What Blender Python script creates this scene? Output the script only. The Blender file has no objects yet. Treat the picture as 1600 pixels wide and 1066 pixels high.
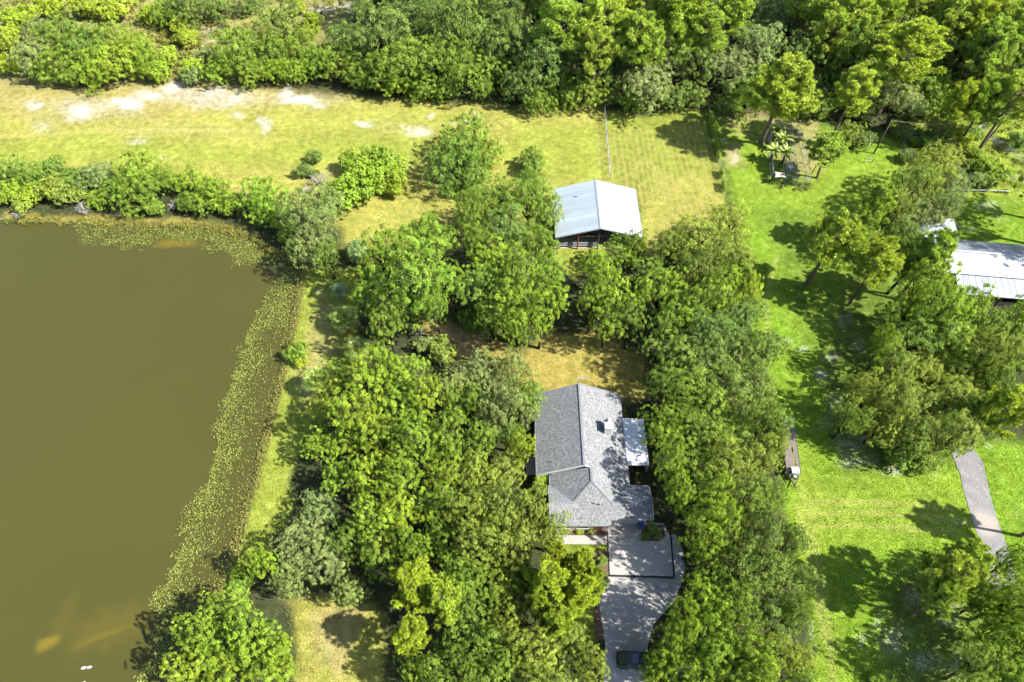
import bpy, math, random
import numpy as np
from mathutils import Vector, Matrix

rad = math.radians
SC = bpy.context.scene
COL = SC.collection

# ------------------------------------------------------------------ camera, sky, sun, exposure
CAM_H = 80.0                      # drone height in metres
FPX = 1067.0                      # focal length in photo pixels (1600 wide)
TILT = math.atan(765 / 1067)      # away from straight down
cam = bpy.data.cameras.new('drone_camera')
cam.sensor_width = 36.0
cam.lens = FPX / 1600 * 36.0
cam.clip_end = 9000
camo = bpy.data.objects.new('drone_camera', cam)
camo.location = (0, 0, CAM_H)
camo.rotation_euler = (TILT, 0, 0)
COL.objects.link(camo)
SC.camera = camo

SUN_EL, SUN_AZ = 46.0, 106.0      # azimuth clockwise from +Y
world = bpy.data.worlds.new('World')
SC.world = world
world.use_nodes = True
wn = world.node_tree
bg = wn.nodes['Background']
sky = wn.nodes.new('ShaderNodeTexSky')
sky.sky_type = 'NISHITA'
sky.sun_disc = False
sky.sun_elevation = rad(SUN_EL)
sky.sun_rotation = rad(SUN_AZ)
wn.links.new(sky.outputs[0], bg.inputs[0])
bg.inputs[1].default_value = 0.108
sun = bpy.data.lights.new('sun', 'SUN')
sun.energy = 5.0
sun.angle = rad(0.53)
sun.color = (1.0, 0.97, 0.90)
suno = bpy.data.objects.new('sun', sun)
sdir = Vector((math.sin(rad(SUN_AZ)) * math.cos(rad(SUN_EL)), math.cos(rad(SUN_AZ)) * math.cos(rad(SUN_EL)), math.sin(rad(SUN_EL))))
suno.rotation_euler = sdir.to_track_quat('Z', 'Y').to_euler()
suno.location = (60, -20, 90)
COL.objects.link(suno)
SC.view_settings.view_transform = 'Standard'
SC.view_settings.look = 'None'
SC.view_settings.gamma = 1.0
SC.view_settings.use_curve_mapping = False
SC.view_settings.exposure = 1.14
SC.cycles.use_adaptive_sampling = True
SC.cycles.adaptive_threshold = 0.03
SC.cycles.adaptive_min_samples = 8
SC.cycles.max_bounces = 4
SC.cycles.diffuse_bounces = 1
SC.cycles.glossy_bounces = 2
SC.cycles.transmission_bounces = 3
SC.cycles.transparent_max_bounces = 6

# ------------------------------------------------------------------ helpers
CT, ST = math.cos(TILT), math.sin(TILT)


def at(u, v, z=0.0):
    """photo pixel -> world point on the level z"""
    dx = (u - 800) / FPX
    dy = -(v - 533) / FPX
    y = dy * CT + ST
    zz = dy * ST - CT
    t = (CAM_H - z) / (-zz)
    return Vector((dx * t, y * t, z))


def to_px(x, y, z):
    dz = z - CAM_H
    yc = y * CT + dz * ST
    zc = -y * ST + dz * CT
    return 800 + FPX * x / (-zc), 533 - FPX * yc / (-zc)


def px_per_m(p):
    return FPX / (p[1] * ST - (p[2] - CAM_H) * CT)


def chain(o):
    m = o.matrix_basis.copy()
    while o.parent:
        o = o.parent
        m = o.matrix_basis @ m
    return m


def tag(o, label=None, cat=None, group=None, kind=None):
    if label: o['label'] = label
    if cat: o['category'] = cat
    if group: o['group'] = group
    if kind: o['kind'] = kind
    return o


def link(name, me, mat=None, parent=None):
    o = bpy.data.objects.new(name, me)
    COL.objects.link(o)
    if mat is not None and me is not None and not me.materials:
        me.materials.append(mat)
    if parent is not None:
        o.parent = parent
    return o


def empty(name, loc=(0, 0, 0), rz=0.0):
    o = bpy.data.objects.new(name, None)
    o.empty_display_size = 0.5
    o.location = loc
    o.rotation_euler = (0, 0, rz)
    COL.objects.link(o)
    return o


def np_mesh(name, V, Q=None, T=None, smooth=False):
    V = np.asarray(V, dtype=np.float32)
    Q = np.zeros((0, 4), np.int32) if Q is None or len(Q) == 0 else np.asarray(Q, np.int32)
    T = np.zeros((0, 3), np.int32) if T is None or len(T) == 0 else np.asarray(T, np.int32)
    me = bpy.data.meshes.new(name)
    me.vertices.add(len(V))
    me.vertices.foreach_set('co', V.ravel())
    loops = np.concatenate([Q.ravel(), T.ravel()]).astype(np.int32)
    me.loops.add(len(loops))
    me.loops.foreach_set('vertex_index', loops)
    n = len(Q) + len(T)
    me.polygons.add(n)
    tot = np.concatenate([np.full(len(Q), 4), np.full(len(T), 3)]).astype(np.int32)
    st = np.concatenate([[0], np.cumsum(tot)[:-1]]).astype(np.int32)
    me.polygons.foreach_set('loop_start', st)
    me.polygons.foreach_set('loop_total', tot)
    if smooth:
        me.polygons.foreach_set('use_smooth', np.ones(n, dtype=bool))
    me.update(calc_edges=True)
    return me


class MB:
    """collects shapes in world space; build() links them as one mesh object in the parent's space"""
    def __init__(self):
        self.v = []
        self.f = []

    def add(self, vs, fs):
        b = len(self.v)
        self.v += [tuple(p) for p in vs]
        self.f += [tuple(i + b for i in f) for f in fs]
        return self

    def box(self, c, s, rz=0.0, M=None):
        vs = []
        for dz in (-.5, .5):
            for dx, dy in ((-.5, -.5), (.5, -.5), (.5, .5), (-.5, .5)):
                x, y = dx * s[0], dy * s[1]
                vs.append(Vector((c[0] + x * math.cos(rz) - y * math.sin(rz), c[1] + x * math.sin(rz) + y * math.cos(rz), c[2] + dz * s[2])))
        if M is not None:
            vs = [M @ p for p in vs]
        return self.add(vs, [(3, 2, 1, 0), (4, 5, 6, 7), (0, 1, 5, 4), (1, 2, 6, 5), (2, 3, 7, 6), (3, 0, 4, 7)])

    def bar(self, p, q, w, h):
        p, q = Vector(p), Vector(q)
        d = (q - p).normalized()
        up = Vector((0, 0, 1)) if abs(d.z) < .95 else Vector((0, 1, 0))
        s = d.cross(up).normalized() * (w / 2)
        u = s.cross(d).normalized() * (h / 2)
        vs = [p - s - u, p + s - u, p + s + u, p - s + u, q - s - u, q + s - u, q + s + u, q - s + u]
        return self.add(vs, [(0, 1, 2, 3), (7, 6, 5, 4), (4, 5, 1, 0), (5, 6, 2, 1), (6, 7, 3, 2), (7, 4, 0, 3)])

    def tube(self, pts, rs, n=8, caps=True):
        pts = [Vector(p) for p in pts]
        if not hasattr(rs, '__len__'):
            rs = [rs] * len(pts)
        vs, fs = [], []
        for i, p in enumerate(pts):
            d = (pts[min(i + 1, len(pts) - 1)] - pts[max(i - 1, 0)]).normalized()
            a = d.cross(Vector((0.31, 0.2, 0.93)))
            if a.length < .05:
                a = d.cross(Vector((1, 0, 0)))
            a.normalize()
            b = d.cross(a)
            for k in range(n):
                t = 2 * math.pi * k / n
                vs.append(p + (a * math.cos(t) + b * math.sin(t)) * rs[i])
        for i in range(len(pts) - 1):
            for k in range(n):
                k2 = (k + 1) % n
                fs.append((i * n + k, i * n + k2, (i + 1) * n + k2, (i + 1) * n + k))
        if caps:
            fs.append(tuple(range(n - 1, -1, -1)))
            fs.append(tuple((len(pts) - 1) * n + k for k in range(n)))
        return self.add(vs, fs)

    def slab(self, poly, th):
        """polygon (3d, any plane) with thickness th straight down"""
        n = len(poly)
        top = [Vector(p) for p in poly]
        bot = [p - Vector((0, 0, th)) for p in top]
        fs = [tuple(range(n)), tuple(range(2 * n - 1, n - 1, -1))]
        for i in range(n):
            j = (i + 1) % n
            fs.append((i, n + i, n + j, j))
        return self.add(top + bot, fs)

    def build(self, name, mat, parent=None, smooth=False):
        me = bpy.data.meshes.new(name)
        vs = self.v
        if parent is not None:
            inv = chain(parent).inverted()
            vs = [inv @ Vector(p) for p in vs]
        me.from_pydata([tuple(p) for p in vs], [], self.f)
        if smooth:
            for p in me.polygons:
                p.use_smooth = True
        me.update()
        return link(name, me, mat, parent)


def copy_tree(o, parent=None):
    c = o.copy()
    COL.objects.link(c)
    c.parent = parent
    for ch in list(KIDS.get(o.name, ())):
        copy_tree(ch, c)
    return c


KIDS = {}


# ------------------------------------------------------------------ materials
def new_mat(name):
    m = bpy.data.materials.new(name)
    m.use_nodes = True
    nt = m.node_tree
    return m, nt, nt.nodes['Principled BSDF']


def node(nt, typ, **kw):
    n = nt.nodes.new(typ)
    for k, v in kw.items():
        setattr(n, k, v)
    return n


def val(n, i, v):
    n.inputs[i].default_value = v
    return n


def noise(nt, scale, detail=3.0, rough=0.6, vec=None):
    n = nt.nodes.new('ShaderNodeTexNoise')
    n.inputs['Scale'].default_value = scale
    n.inputs['Detail'].default_value = detail
    n.inputs['Roughness'].default_value = rough
    if vec is not None:
        nt.links.new(vec, n.inputs['Vector'])
    return n


def maprange(nt, src, a, b, c, d, smooth=False):
    n = nt.nodes.new('ShaderNodeMapRange')
    if smooth:
        n.interpolation_type = 'SMOOTHSTEP'
    for i, v in ((1, a), (2, b), (3, c), (4, d)):
        n.inputs[i].default_value = v
    nt.links.new(src, n.inputs[0])
    return n.outputs[0]


def mixc(nt, fac, a, b, mode='MIX'):
    n = nt.nodes.new('ShaderNodeMix')
    n.data_type = 'RGBA'
    n.blend_type = mode
    for sock, x in ((n.inputs[0], fac), (n.inputs[6], a), (n.inputs[7], b)):
        if hasattr(x, 'links') or isinstance(x, bpy.types.NodeSocket):
            nt.links.new(x, sock)
        elif isinstance(x, (int, float)):
            sock.default_value = x
        else:
            sock.default_value = (*x, 1.0)
    return n.outputs[2]


def math_n(nt, op, a, b=None):
    n = nt.nodes.new('ShaderNodeMath')
    n.operation = op
    for i, x in enumerate((a, b)):
        if x is None:
            continue
        if isinstance(x, bpy.types.NodeSocket):
            nt.links.new(x, n.inputs[i])
        else:
            n.inputs[i].default_value = x
    return n.outputs[0]


def surf(name, col, rough=0.7, spec=0.3, var=0.25, scale=3.0, fine=25.0, bump=0.0, metal=0.0, dirt=None, dirt_amt=0.0, rv=.06):
    """plain weathered surface: colour with two scales of mottling, optional stains and bump"""
    m, nt, p = new_mat(name)
    pos = node(nt, 'ShaderNodeNewGeometry').outputs['Position']
    n1 = noise(nt, scale, 4, .65, pos)
    n2 = noise(nt, fine, 2, .6, pos)
    f = math_n(nt, 'ADD', math_n(nt, 'MULTIPLY', n1.outputs[0], .6), math_n(nt, 'MULTIPLY', n2.outputs[0], .4))
    k = maprange(nt, f, .3, .7, 1 - var, 1 + var)
    oi = node(nt, 'ShaderNodeObjectInfo')
    k = math_n(nt, 'MULTIPLY', k, maprange(nt, oi.outputs['Random'], 0, 1, 1 - rv, 1 + rv))
    c = mixc(nt, 1.0, col, k, 'MULTIPLY')
    if dirt:
        n3 = noise(nt, scale * .5, 5, .7, pos)
        c = mixc(nt, maprange(nt, n3.outputs[0], .5, .75, 0, dirt_amt), c, dirt)
    nt.links.new(c, p.inputs['Base Color'])
    p.inputs['Roughness'].default_value = rough
    p.inputs['Specular IOR Level'].default_value = spec
    p.inputs['Metallic'].default_value = metal
    if bump:
        b = node(nt, 'ShaderNodeBump')
        b.inputs['Strength'].default_value = bump
        b.inputs['Distance'].default_value = .03
        nt.links.new(n2.outputs[0], b.inputs['Height'])
        nt.links.new(b.outputs[0], p.inputs['Normal'])
    return m


def leaf_mat(name, rough=.5, trans=.22, tint=(1.0, 1.0, 1.0)):
    """foliage: object colour, varied by leaf, by clump and by tree; part of the light passes through"""
    m, nt, p = new_mat(name)
    oi = node(nt, 'ShaderNodeObjectInfo')
    lv = node(nt, 'ShaderNodeAttribute', attribute_name='lv').outputs['Fac']
    pos = node(nt, 'ShaderNodeNewGeometry').outputs['Position']
    n1 = noise(nt, .55, 3, .6, pos).outputs[0]
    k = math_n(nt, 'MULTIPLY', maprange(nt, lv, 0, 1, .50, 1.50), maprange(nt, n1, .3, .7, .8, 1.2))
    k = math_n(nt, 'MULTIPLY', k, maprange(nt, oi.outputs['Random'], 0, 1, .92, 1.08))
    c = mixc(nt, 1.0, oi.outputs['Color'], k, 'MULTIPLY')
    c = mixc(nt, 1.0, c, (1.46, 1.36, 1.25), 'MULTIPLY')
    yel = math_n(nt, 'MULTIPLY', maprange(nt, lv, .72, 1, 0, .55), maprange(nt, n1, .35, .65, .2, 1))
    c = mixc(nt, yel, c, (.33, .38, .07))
    nt.links.new(c, p.inputs['Base Color'])
    p.inputs['Roughness'].default_value = rough
    p.inputs['Specular IOR Level'].default_value = .35
    tr = node(nt, 'ShaderNodeBsdfTranslucent')
    nt.links.new(mixc(nt, 1.0, c, (1.25, 1.2, .5), 'MULTIPLY'), tr.inputs['Color'])
    mx = node(nt, 'ShaderNodeMixShader')
    mx.inputs[0].default_value = trans
    nt.links.new(p.outputs[0], mx.inputs[1])
    nt.links.new(tr.outputs[0], mx.inputs[2])
    nt.links.new(mx.outputs[0], nt.nodes['Material Output'].inputs[0])
    return m


def attr_mat(name, attr='col', rough=.6, trans=.25):
    m, nt, p = new_mat(name)
    a = node(nt, 'ShaderNodeAttribute', attribute_name=attr).outputs['Color']
    nt.links.new(a, p.inputs['Base Color'])
    p.inputs['Roughness'].default_value = rough
    p.inputs['Specular IOR Level'].default_value = .2
    if trans:
        tr = node(nt, 'ShaderNodeBsdfTranslucent')
        nt.links.new(a, tr.inputs['Color'])
        mx = node(nt, 'ShaderNodeMixShader')
        mx.inputs[0].default_value = trans
        nt.links.new(p.outputs[0], mx.inputs[1])
        nt.links.new(tr.outputs[0], mx.inputs[2])
        nt.links.new(mx.outputs[0], nt.nodes['Material Output'].inputs[0])
    return m


M_LEAF = leaf_mat('broad_leaf')
M_NEEDLE = leaf_mat('pine_needle', .55, .2)
M_FROND = leaf_mat('palm_frond', .4, .25)
M_BARK = surf('bark', (.055, .047, .037), .9, .1, .4, 2.0, 14, .6)
M_PBARK = surf('pine_bark', (.15, .115, .09), .9, .1, .4, 2.0, 14, .6)
M_DEAD = surf('dead_wood', (.36, .33, .29), .9, .1, .3, 2, 14, .3)
M_STUFF = attr_mat('small_plants')
M_PAD = attr_mat('water_plants_leaf', rough=.35, trans=.15)
M_WHITE = surf('white_paint', (.50, .50, .49), .5, .3, .08, 1.5, 20)
M_WALL = surf('stucco_wall', (.60, .50, .42), .85, .2, .12, 1.2, 30, .3)
M_METAL = surf('galvanised_steel', (.44, .50, .525), .42, .5, .10, .5, 6, 0, .25, (.30, .335, .35), .4, .13)
M_METALW = surf('white_coated_steel', (.39, .415, .435), .45, .5, .08, .5, 6, 0, .1, (.30, .32, .335), .5, .11)
M_METALG = surf('grey_coated_steel', (.31, .33, .35), .45, .5, .10, .5, 6, 0, .15, (.25, .26, .265), .5, .13)
M_DARKM = surf('dark_steel', (.06, .06, .065), .5, .4, .3, 4, 30)
M_GREYM = surf('fence_steel', (.42, .44, .43), .45, .5, .15, 3, 30, 0, .3)
M_WOOD = surf('grey_timber', (.20, .165, .135), .85, .15, .35, 4, 30, .4)
M_DWOOD = surf('dark_timber', (.11, .08, .06), .85, .15, .35, 4, 30, .4)
M_RED = surf('rust_red_paint', (.26, .09, .06), .7, .2, .3, 3, 20)
M_CONC = surf('concrete', (.38, .355, .32), .85, .2, .22, .5, 7, .25, 0, (.24, .22, .19), .7)
M_CONC2 = surf('old_concrete', (.34, .325, .30), .88, .2, .26, .5, 7, .25, 0, (.20, .185, .16), .75)
M_ASPH = surf('grey_gravel', (.33, .32, .32), .9, .2, .3, 1.2, 10, .6, 0, (.45, .40, .34), .6)
M_MULCH = surf('red_mulch', (.145, .092, .065), .95, .1, .45, 3, 16, .8, 0, (.12, .08, .05), .6)
M_DIRT = surf('barn_dirt', (.44, .36, .28), .95, .1, .25, 1, 10, .5)
M_BLACK = surf('black_rubber', (.02, .02, .022), .6, .3, .3, 4, 20)
M_TYRE = surf('tyre_rubber', (.025, .025, .025), .8, .2, .2, 5, 30)
M_CAR = surf('black_car_paint', (.012, .013, .018), .18, .6, .1, 2, 20)
M_TAN = surf('beige_cloth', (.58, .47, .36), .8, .1, .1, 2, 20)
M_BIN = surf('blue_bin_plastic', (.03, .09, .30), .4, .4, .1, 2, 20)
M_FOAM = surf('white_foam', (.42, .40, .35), .7, .2, .15, 5, 30)
M_ROCK = surf('brick_red', (.36, .20, .15), .9, .15, .3, 5, 30, .4)
m, nt, p = new_mat('dark_glass')
p.inputs['Base Color'].default_value = (.03, .045, .06, 1)
p.inputs['Roughness'].default_value = .04
p.inputs['Specular IOR Level'].default_value = .8
M_GLASS = m
m, nt, p = new_mat('tail_light')
p.inputs['Base Color'].default_value = (.4, .01, .01, 1)
p.inputs['Roughness'].default_value = .2
M_TAIL = m


def shingle_mat():
    """asphalt shingles: courses and tabs far below a pixel, so colour grain and relief only"""
    m, nt, p = new_mat('asphalt_shingle')
    g = node(nt, 'ShaderNodeNewGeometry')
    pos = g.outputs['Position']
    n1 = noise(nt, 16.0, 2, .7, pos)
    n2 = noise(nt, 40.0, 2, .6, pos)
    n3 = noise(nt, .6, 4, .6, pos)
    vo = node(nt, 'ShaderNodeTexVoronoi')
    vo.inputs['Scale'].default_value = 6.5
    nt.links.new(pos, vo.inputs['Vector'])
    sep = node(nt, 'ShaderNodeSeparateColor')
    nt.links.new(vo.outputs['Color'], sep.inputs[0])
    a = math_n(nt, 'ADD', math_n(nt, 'MULTIPLY', n1.outputs[0], .5), math_n(nt, 'MULTIPLY', sep.outputs[0], .28))
    a = math_n(nt, 'ADD', a, math_n(nt, 'MULTIPLY', n2.outputs[0], .25))
    k = maprange(nt, a, .35, .7, .55, 1.42)
    c = mixc(nt, 1.0, (.215, .218, .218), k, 'MULTIPLY')
    c = mixc(nt, maprange(nt, n3.outputs[0], .45, .7, 0, .25), c, (.17, .172, .17))
    nt.links.new(c, p.inputs['Base Color'])
    p.inputs['Roughness'].default_value = .85
    p.inputs['Specular IOR Level'].default_value = .25
    b = node(nt, 'ShaderNodeBump')
    b.inputs['Strength'].default_value = .7
    b.inputs['Distance'].default_value = .04
    nt.links.new(a, b.inputs['Height'])
    nt.links.new(b.outputs[0], p.inputs['Normal'])
    return m


M_SHING = shingle_mat()

# ------------------------------------------------------------------ the ground
SHORE_PX = [(-900, 338), (-200, 342), (0, 340), (100, 344), (200, 350), (300, 352), (370, 360), (400, 374), (425, 392), (450, 402), (476, 414),
            (472, 440), (466, 480), (456, 530), (446, 570), (440, 600), (425, 660), (410, 710), (400, 760), (385, 800), (372, 850), (360, 890),
            (348, 918), (322, 960), (292, 1010), (268, 1066), (240, 1160), (200, 1290), (100, 1500), (-400, 1500), (-1600, 1300), (-1800, 600)]
SHORE = [at(u, v)[:2] for u, v in SHORE_PX]
WATER_EDGE_PX = [(-900, 360), (0, 362), (80, 359), (140, 372), (200, 381), (260, 375), (310, 375), (350, 386), (375, 402), (392, 420), (437, 419),
                 (430, 441), (415, 470), (400, 492), (390, 530), (380, 570), (355, 640), (345, 690), (335, 720), (310, 770), (300, 810), (280, 870),
                 (265, 905), (245, 940), (235, 990), (225, 1040), (215, 1066), (190, 1160), (-400, 1500), (-1600, 1300), (-1800, 600)]
WATER_EDGE = [at(u, v)[:2] for u, v in WATER_EDGE_PX]
WATER_Z = -0.22


def poly_sd(X, Y, poly):
    """signed distance to a polygon, negative inside"""
    P = np.asarray(poly, dtype=np.float64)
    d = np.full(X.shape, 1e18)
    inside = np.zeros(X.shape, dtype=bool)
    n = len(P)
    for i in range(n):
        x1, y1 = P[i]
        x2, y2 = P[(i + 1) % n]
        ex, ey = x2 - x1, y2 - y1
        t = np.clip(((X - x1) * ex + (Y - y1) * ey) / (ex * ex + ey * ey + 1e-12), 0, 1)
        d = np.minimum(d, (X - x1 - t * ex) ** 2 + (Y - y1 - t * ey) ** 2)
        c = ((y1 > Y) != (y2 > Y))
        xi = (x2 - x1) * (Y - y1) / (y2 - y1 + 1e-12) + x1
        inside ^= c & (X < xi)
    d = np.sqrt(d)
    return np.where(inside, -d, d)


def sstep(a, b, x):
    t = np.clip((x - a) / (b - a), 0, 1)
    return t * t * (3 - 2 * t)


_rs = np.random.RandomState(5)


def vnoise(X, Y, cell, seed=0):
    """smooth value noise 0..1"""
    rs = np.random.RandomState(seed)
    tab = rs.rand(256, 256)
    x, y = X / cell, Y / cell
    xi, yi = np.floor(x).astype(int), np.floor(y).astype(int)
    fx, fy = x - xi, y - yi
    fx, fy = fx * fx * (3 - 2 * fx), fy * fy * (3 - 2 * fy)
    g = lambda a, b: tab[a % 256, b % 256]
    return (g(xi, yi) * (1 - fx) + g(xi + 1, yi) * fx) * (1 - fy) + (g(xi, yi + 1) * (1 - fx) + g(xi + 1, yi + 1) * fx) * fy


DRY = (.292, .278, .062)
DRYG = (.235, .275, .040)
GOLD = (.300, .245, .062)
LUSH = (.146, .245, .018)
LUSHY = (.215, .275, .030)
TAN = (.33, .245, .125)
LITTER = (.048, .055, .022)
SCRUB = (.25, .235, .075)
# the ground cover by area: outline in the photo, colour, softness in photo pixels, strength, grassiness
AREAS = [
    ([(-300, -400), (560, -200), (540, 60), (340, 130), (-300, 150)], SCRUB, 25, .9, .6),
    ([(-300, 122), (120, 140), (260, 128), (330, 132), (420, 138), (560, 150), (700, 158), (800, 172), (945, 162), (962, 300), (872, 400), (760, 380), (700, 345), (560, 380), (470, 330), (330, 290), (150, 262), (-300, 285)], DRY, 9, 1, 1),
    ([(-100, 218), (180, 212), (420, 225), (560, 205), (700, 215), (800, 240), (700, 262), (560, 250), (430, 262), (200, 250), (-100, 262)], DRYG, 18, .75, 1),
    ([(790, 195), (930, 195), (945, 275), (860, 285), (800, 270)], DRYG, 14, .8, 1),
    ([(380, 195), (640, 165), (760, 180), (640, 205), (470, 215)], DRYG, 14, .35, 1),
    ([(-50, 132), (330, 122), (560, 148), (330, 172), (150, 190), (-50, 175)], TAN, 14, .4, .7),
    ([(945, 178), (1108, 172), (1132, 300), (1150, 400), (1000, 400), (1000, 300), (952, 285)], DRYG, 7, .85, 1),
    ([(1000, 290), (1120, 270), (1130, 340), (1000, 400)], DRY, 16, .7, 1),
    ([(1108, 172), (1200, 190), (1300, 195), (1400, 215), (1412, 290), (1600, 300), (1700, 420), (1500, 470), (1330, 420), (1300, 500), (1290, 600), (1330, 740), (1460, 730), (1520, 690), (1700, 680), (1750, 920), (1600, 870), (1500, 868), (1420, 900), (1390, 960), (1400, 1180), (1270, 1180), (1262, 960), (1225, 800), (1205, 620), (1165, 480), (1150, 330)], LUSH, 12, 1, 1),
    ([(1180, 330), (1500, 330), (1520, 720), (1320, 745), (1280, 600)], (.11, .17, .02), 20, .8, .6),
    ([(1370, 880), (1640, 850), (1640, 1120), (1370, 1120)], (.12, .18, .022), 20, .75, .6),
    ([(1130, 200), (1215, 215), (1290, 250), (1420, 250), (1400, 330), (1200, 320), (1150, 300)], LUSHY, 18, .45, 1),
    ([(1230, 740), (1520, 740), (1530, 850), (1330, 850), (1250, 880)], LUSHY, 18, .4, 1),
    ([(1230, 690), (1262, 690), (1300, 880), (1330, 1066), (1280, 1066), (1255, 900)], LUSHY, 12, .35, 1),
    ([(1390, 175), (1700, 180), (1750, 330), (1480, 305), (1415, 260)], LUSHY, 10, .9, .9),
    ([(660, 490), (740, 520), (800, 555), (860, 520), (940, 520), (1010, 560), (1010, 620), (830, 625), (760, 560), (690, 560)], GOLD, 10, 1, 1),
    ([(680, 505), (760, 520), (745, 560), (690, 545)], TAN, 10, .8, .7),
    ([(870, 372), (960, 372), (940, 420), (900, 430), (868, 400)], DRYG, 6, .9, 1),
    ([(540, 320), (650, 300), (720, 350), (700, 400), (560, 420), (530, 380)], DRY, 10, .9, 1),
    ([(476, 410), (560, 420), (560, 560), (500, 640), (470, 720), (440, 830), (400, 900), (350, 940), (372, 850), (400, 760), (425, 660), (446, 570), (466, 480)], DRYG, 6, .95, 1),
    ([(500, 440), (530, 560), (470, 640), (460, 600), (480, 500)], TAN, 12, .45, .8),
    ([(445, 940), (540, 930), (600, 960), (600, 1180), (440, 1180), (470, 1020)], DRY, 10, 1, 1),
    ([(480, 960), (570, 950), (540, 1066), (500, 1040)], TAN, 14, .5, .8),
    ([(865, 840), (950, 850), (950, 865), (930, 1000), (890, 1000), (880, 870)], LUSHY, 6, .8, 1),
    ([(0, 335), (350, 345), (420, 385), (470, 400), (470, 420), (400, 390), (330, 365), (0, 350)], GOLD, 6, .8, 1),
    ([(1195, 190), (1280, 190), (1290, 265), (1240, 275), (1200, 240)], TAN, 8, .6, .4),
    ([(1130, 230), (1160, 225), (1160, 262), (1135, 262)], TAN, 8, .7, .5),
    ([(1100, 150), (1200, 175), (1180, 210), (1130, 200)], TAN, 10, .5, .6),
]
# bleached sand showing through: x, y, rx, ry, strength
SANDS = [(150, 166, 110, 24, 0.46), (320, 150, 140, 22, 0.50), (480, 158, 80, 22, 0.46), (620, 195, 90, 20, 0.26), (260, 200, 150, 20, 0.24), (80, 190, 80, 22, 0.26), (55, 160, 24, 11, 0.62), (122, 173, 34, 15, 0.80), (110, 185, 20, 9, 0.55), (195, 160, 34, 15, 0.90), (235, 146, 36, 12, 0.80), (275, 136, 26, 11, 0.80), (330, 143, 42, 13, 0.62), (362, 158, 36, 12, 0.62),
         (372, 178, 22, 10, 0.50), (470, 155, 52, 15, 0.86), (445, 145, 24, 10, 0.70), (500, 165, 30, 12, 0.60), (412, 198, 10, 22, 0.60), (570, 190, 18, 8, 0.66), (652, 205, 30, 13, 0.62), (676, 178, 12, 8, 0.60), (635, 198, 14, 9, 0.60),
         (210, 215, 30, 9, 0.45), (70, 200, 30, 9, 0.42), (260, 245, 14, 6, 0.45), (740, 178, 20, 7, 0.40), (720, 188, 25, 7, 0.40),
         (1150, 250, 12, 14, 0.50), (1138, 215, 14, 7, 0.45), (1228, 532, 14.4, 9, 0.48), (1252, 545, 18, 9, 0.47), (1280, 590, 14.4, 14.4, 0.47), (1300, 630, 23.4, 36, 0.32), (1320, 500, 27, 19.8, 0.35), (1345, 540, 19.8, 19.8, 0.39),
         (1300, 560, 19.8, 19.8, 0.39), (1290, 660, 36, 27, 0.32), (1330, 690, 45, 27, 0.39), (1340, 720, 45, 16.2, 0.39), (1400, 735, 36, 12.6, 0.39), (1450, 740, 36, 9, 0.32), (1540, 325, 36, 14.4, 0.39), (1560, 345, 23.4, 10.8, 0.32),
         (1510, 358, 19.8, 7.2, 0.39), (1370, 965, 12.6, 32.4, 0.35), (1350, 1000, 14.4, 30.6, 0.35), (1400, 1000, 36, 36, 0.39), (1430, 940, 27, 27, 0.32), (1450, 1030, 45, 27, 0.39), (1480, 960, 32.4, 36, 0.35), (1375, 1060, 19.8, 16.2, 0.39), (1500, 1040, 36, 27, 0.39),
         (1548, 700, 23.4, 9, 0.35), (1590, 800, 18, 27, 0.25), (1265, 985, 6.3, 23.4, 0.47), (1268, 1020, 5.4, 18, 0.39), (1262, 730, 3.6, 27, 0.23), (1500, 815, 27, 10.8, 0.39), (1470, 812, 36, 12.6, 0.22), (1440, 770, 36, 14.4, 0.19), (1560, 760, 14.4, 7.2, 0.19),
         (505, 15, 36, 18, 0.45), (540, 8, 30, 16, 0.45), (280, 75, 20, 25, 0.40), (330, 50, 28, 30, 0.42), (450, 10, 14, 8, 0.40), (900, 655, 10, 8, 0.30), (1260, 265, 18, 7.2, 0.23), (870, 548, 26, 10, 0.28), (660, 560, 18, 10, 0.30),
         (790, 355, 20, 10, 0.20), (1030, 290, 30, 6, 0.22), (1040, 295, 10, 4, 0.35), (1495, 740, 7.2, 36, 0.19), (1580, 860, 19.8, 7.2, 0.25), (520, 1000, 30, 40, 0.25), (495, 455, 6, 12, 0.40)]


def ground_lines(a, b, step, outs):
    core = list(np.arange(a, b + .001, step))
    return np.array([a - o for o in reversed(outs)] + core + [core[-1] + o for o in outs])


gx = ground_lines(-122, 122, .46, [3, 8, 18, 40, 90, 200, 450, 1000, 3000])
gy = ground_lines(-6, 172, .46, [3, 8, 18, 40, 90, 200, 450, 1000, 3000])
GX, GY = np.meshgrid(gx, gy)
nX, nY = len(gx), len(gy)
X, Y = GX.ravel(), GY.ravel()
dz0 = -CAM_H
zc = -Y * ST + dz0 * CT
zc = np.minimum(zc, -1.0)
U = 800 + FPX * X / (-zc)
Vv = 533 - FPX * (Y * CT + dz0 * ST) / (-zc)
wob = 10
Uw = U + (vnoise(X, Y, 4.0, 1) - .5) * 18 + (vnoise(X, Y, 1.3, 2) - .5) * 8
Vw = Vv + (vnoise(X, Y, 4.0, 3) - .5) * 13 + (vnoise(X, Y, 1.3, 4) - .5) * 6


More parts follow.
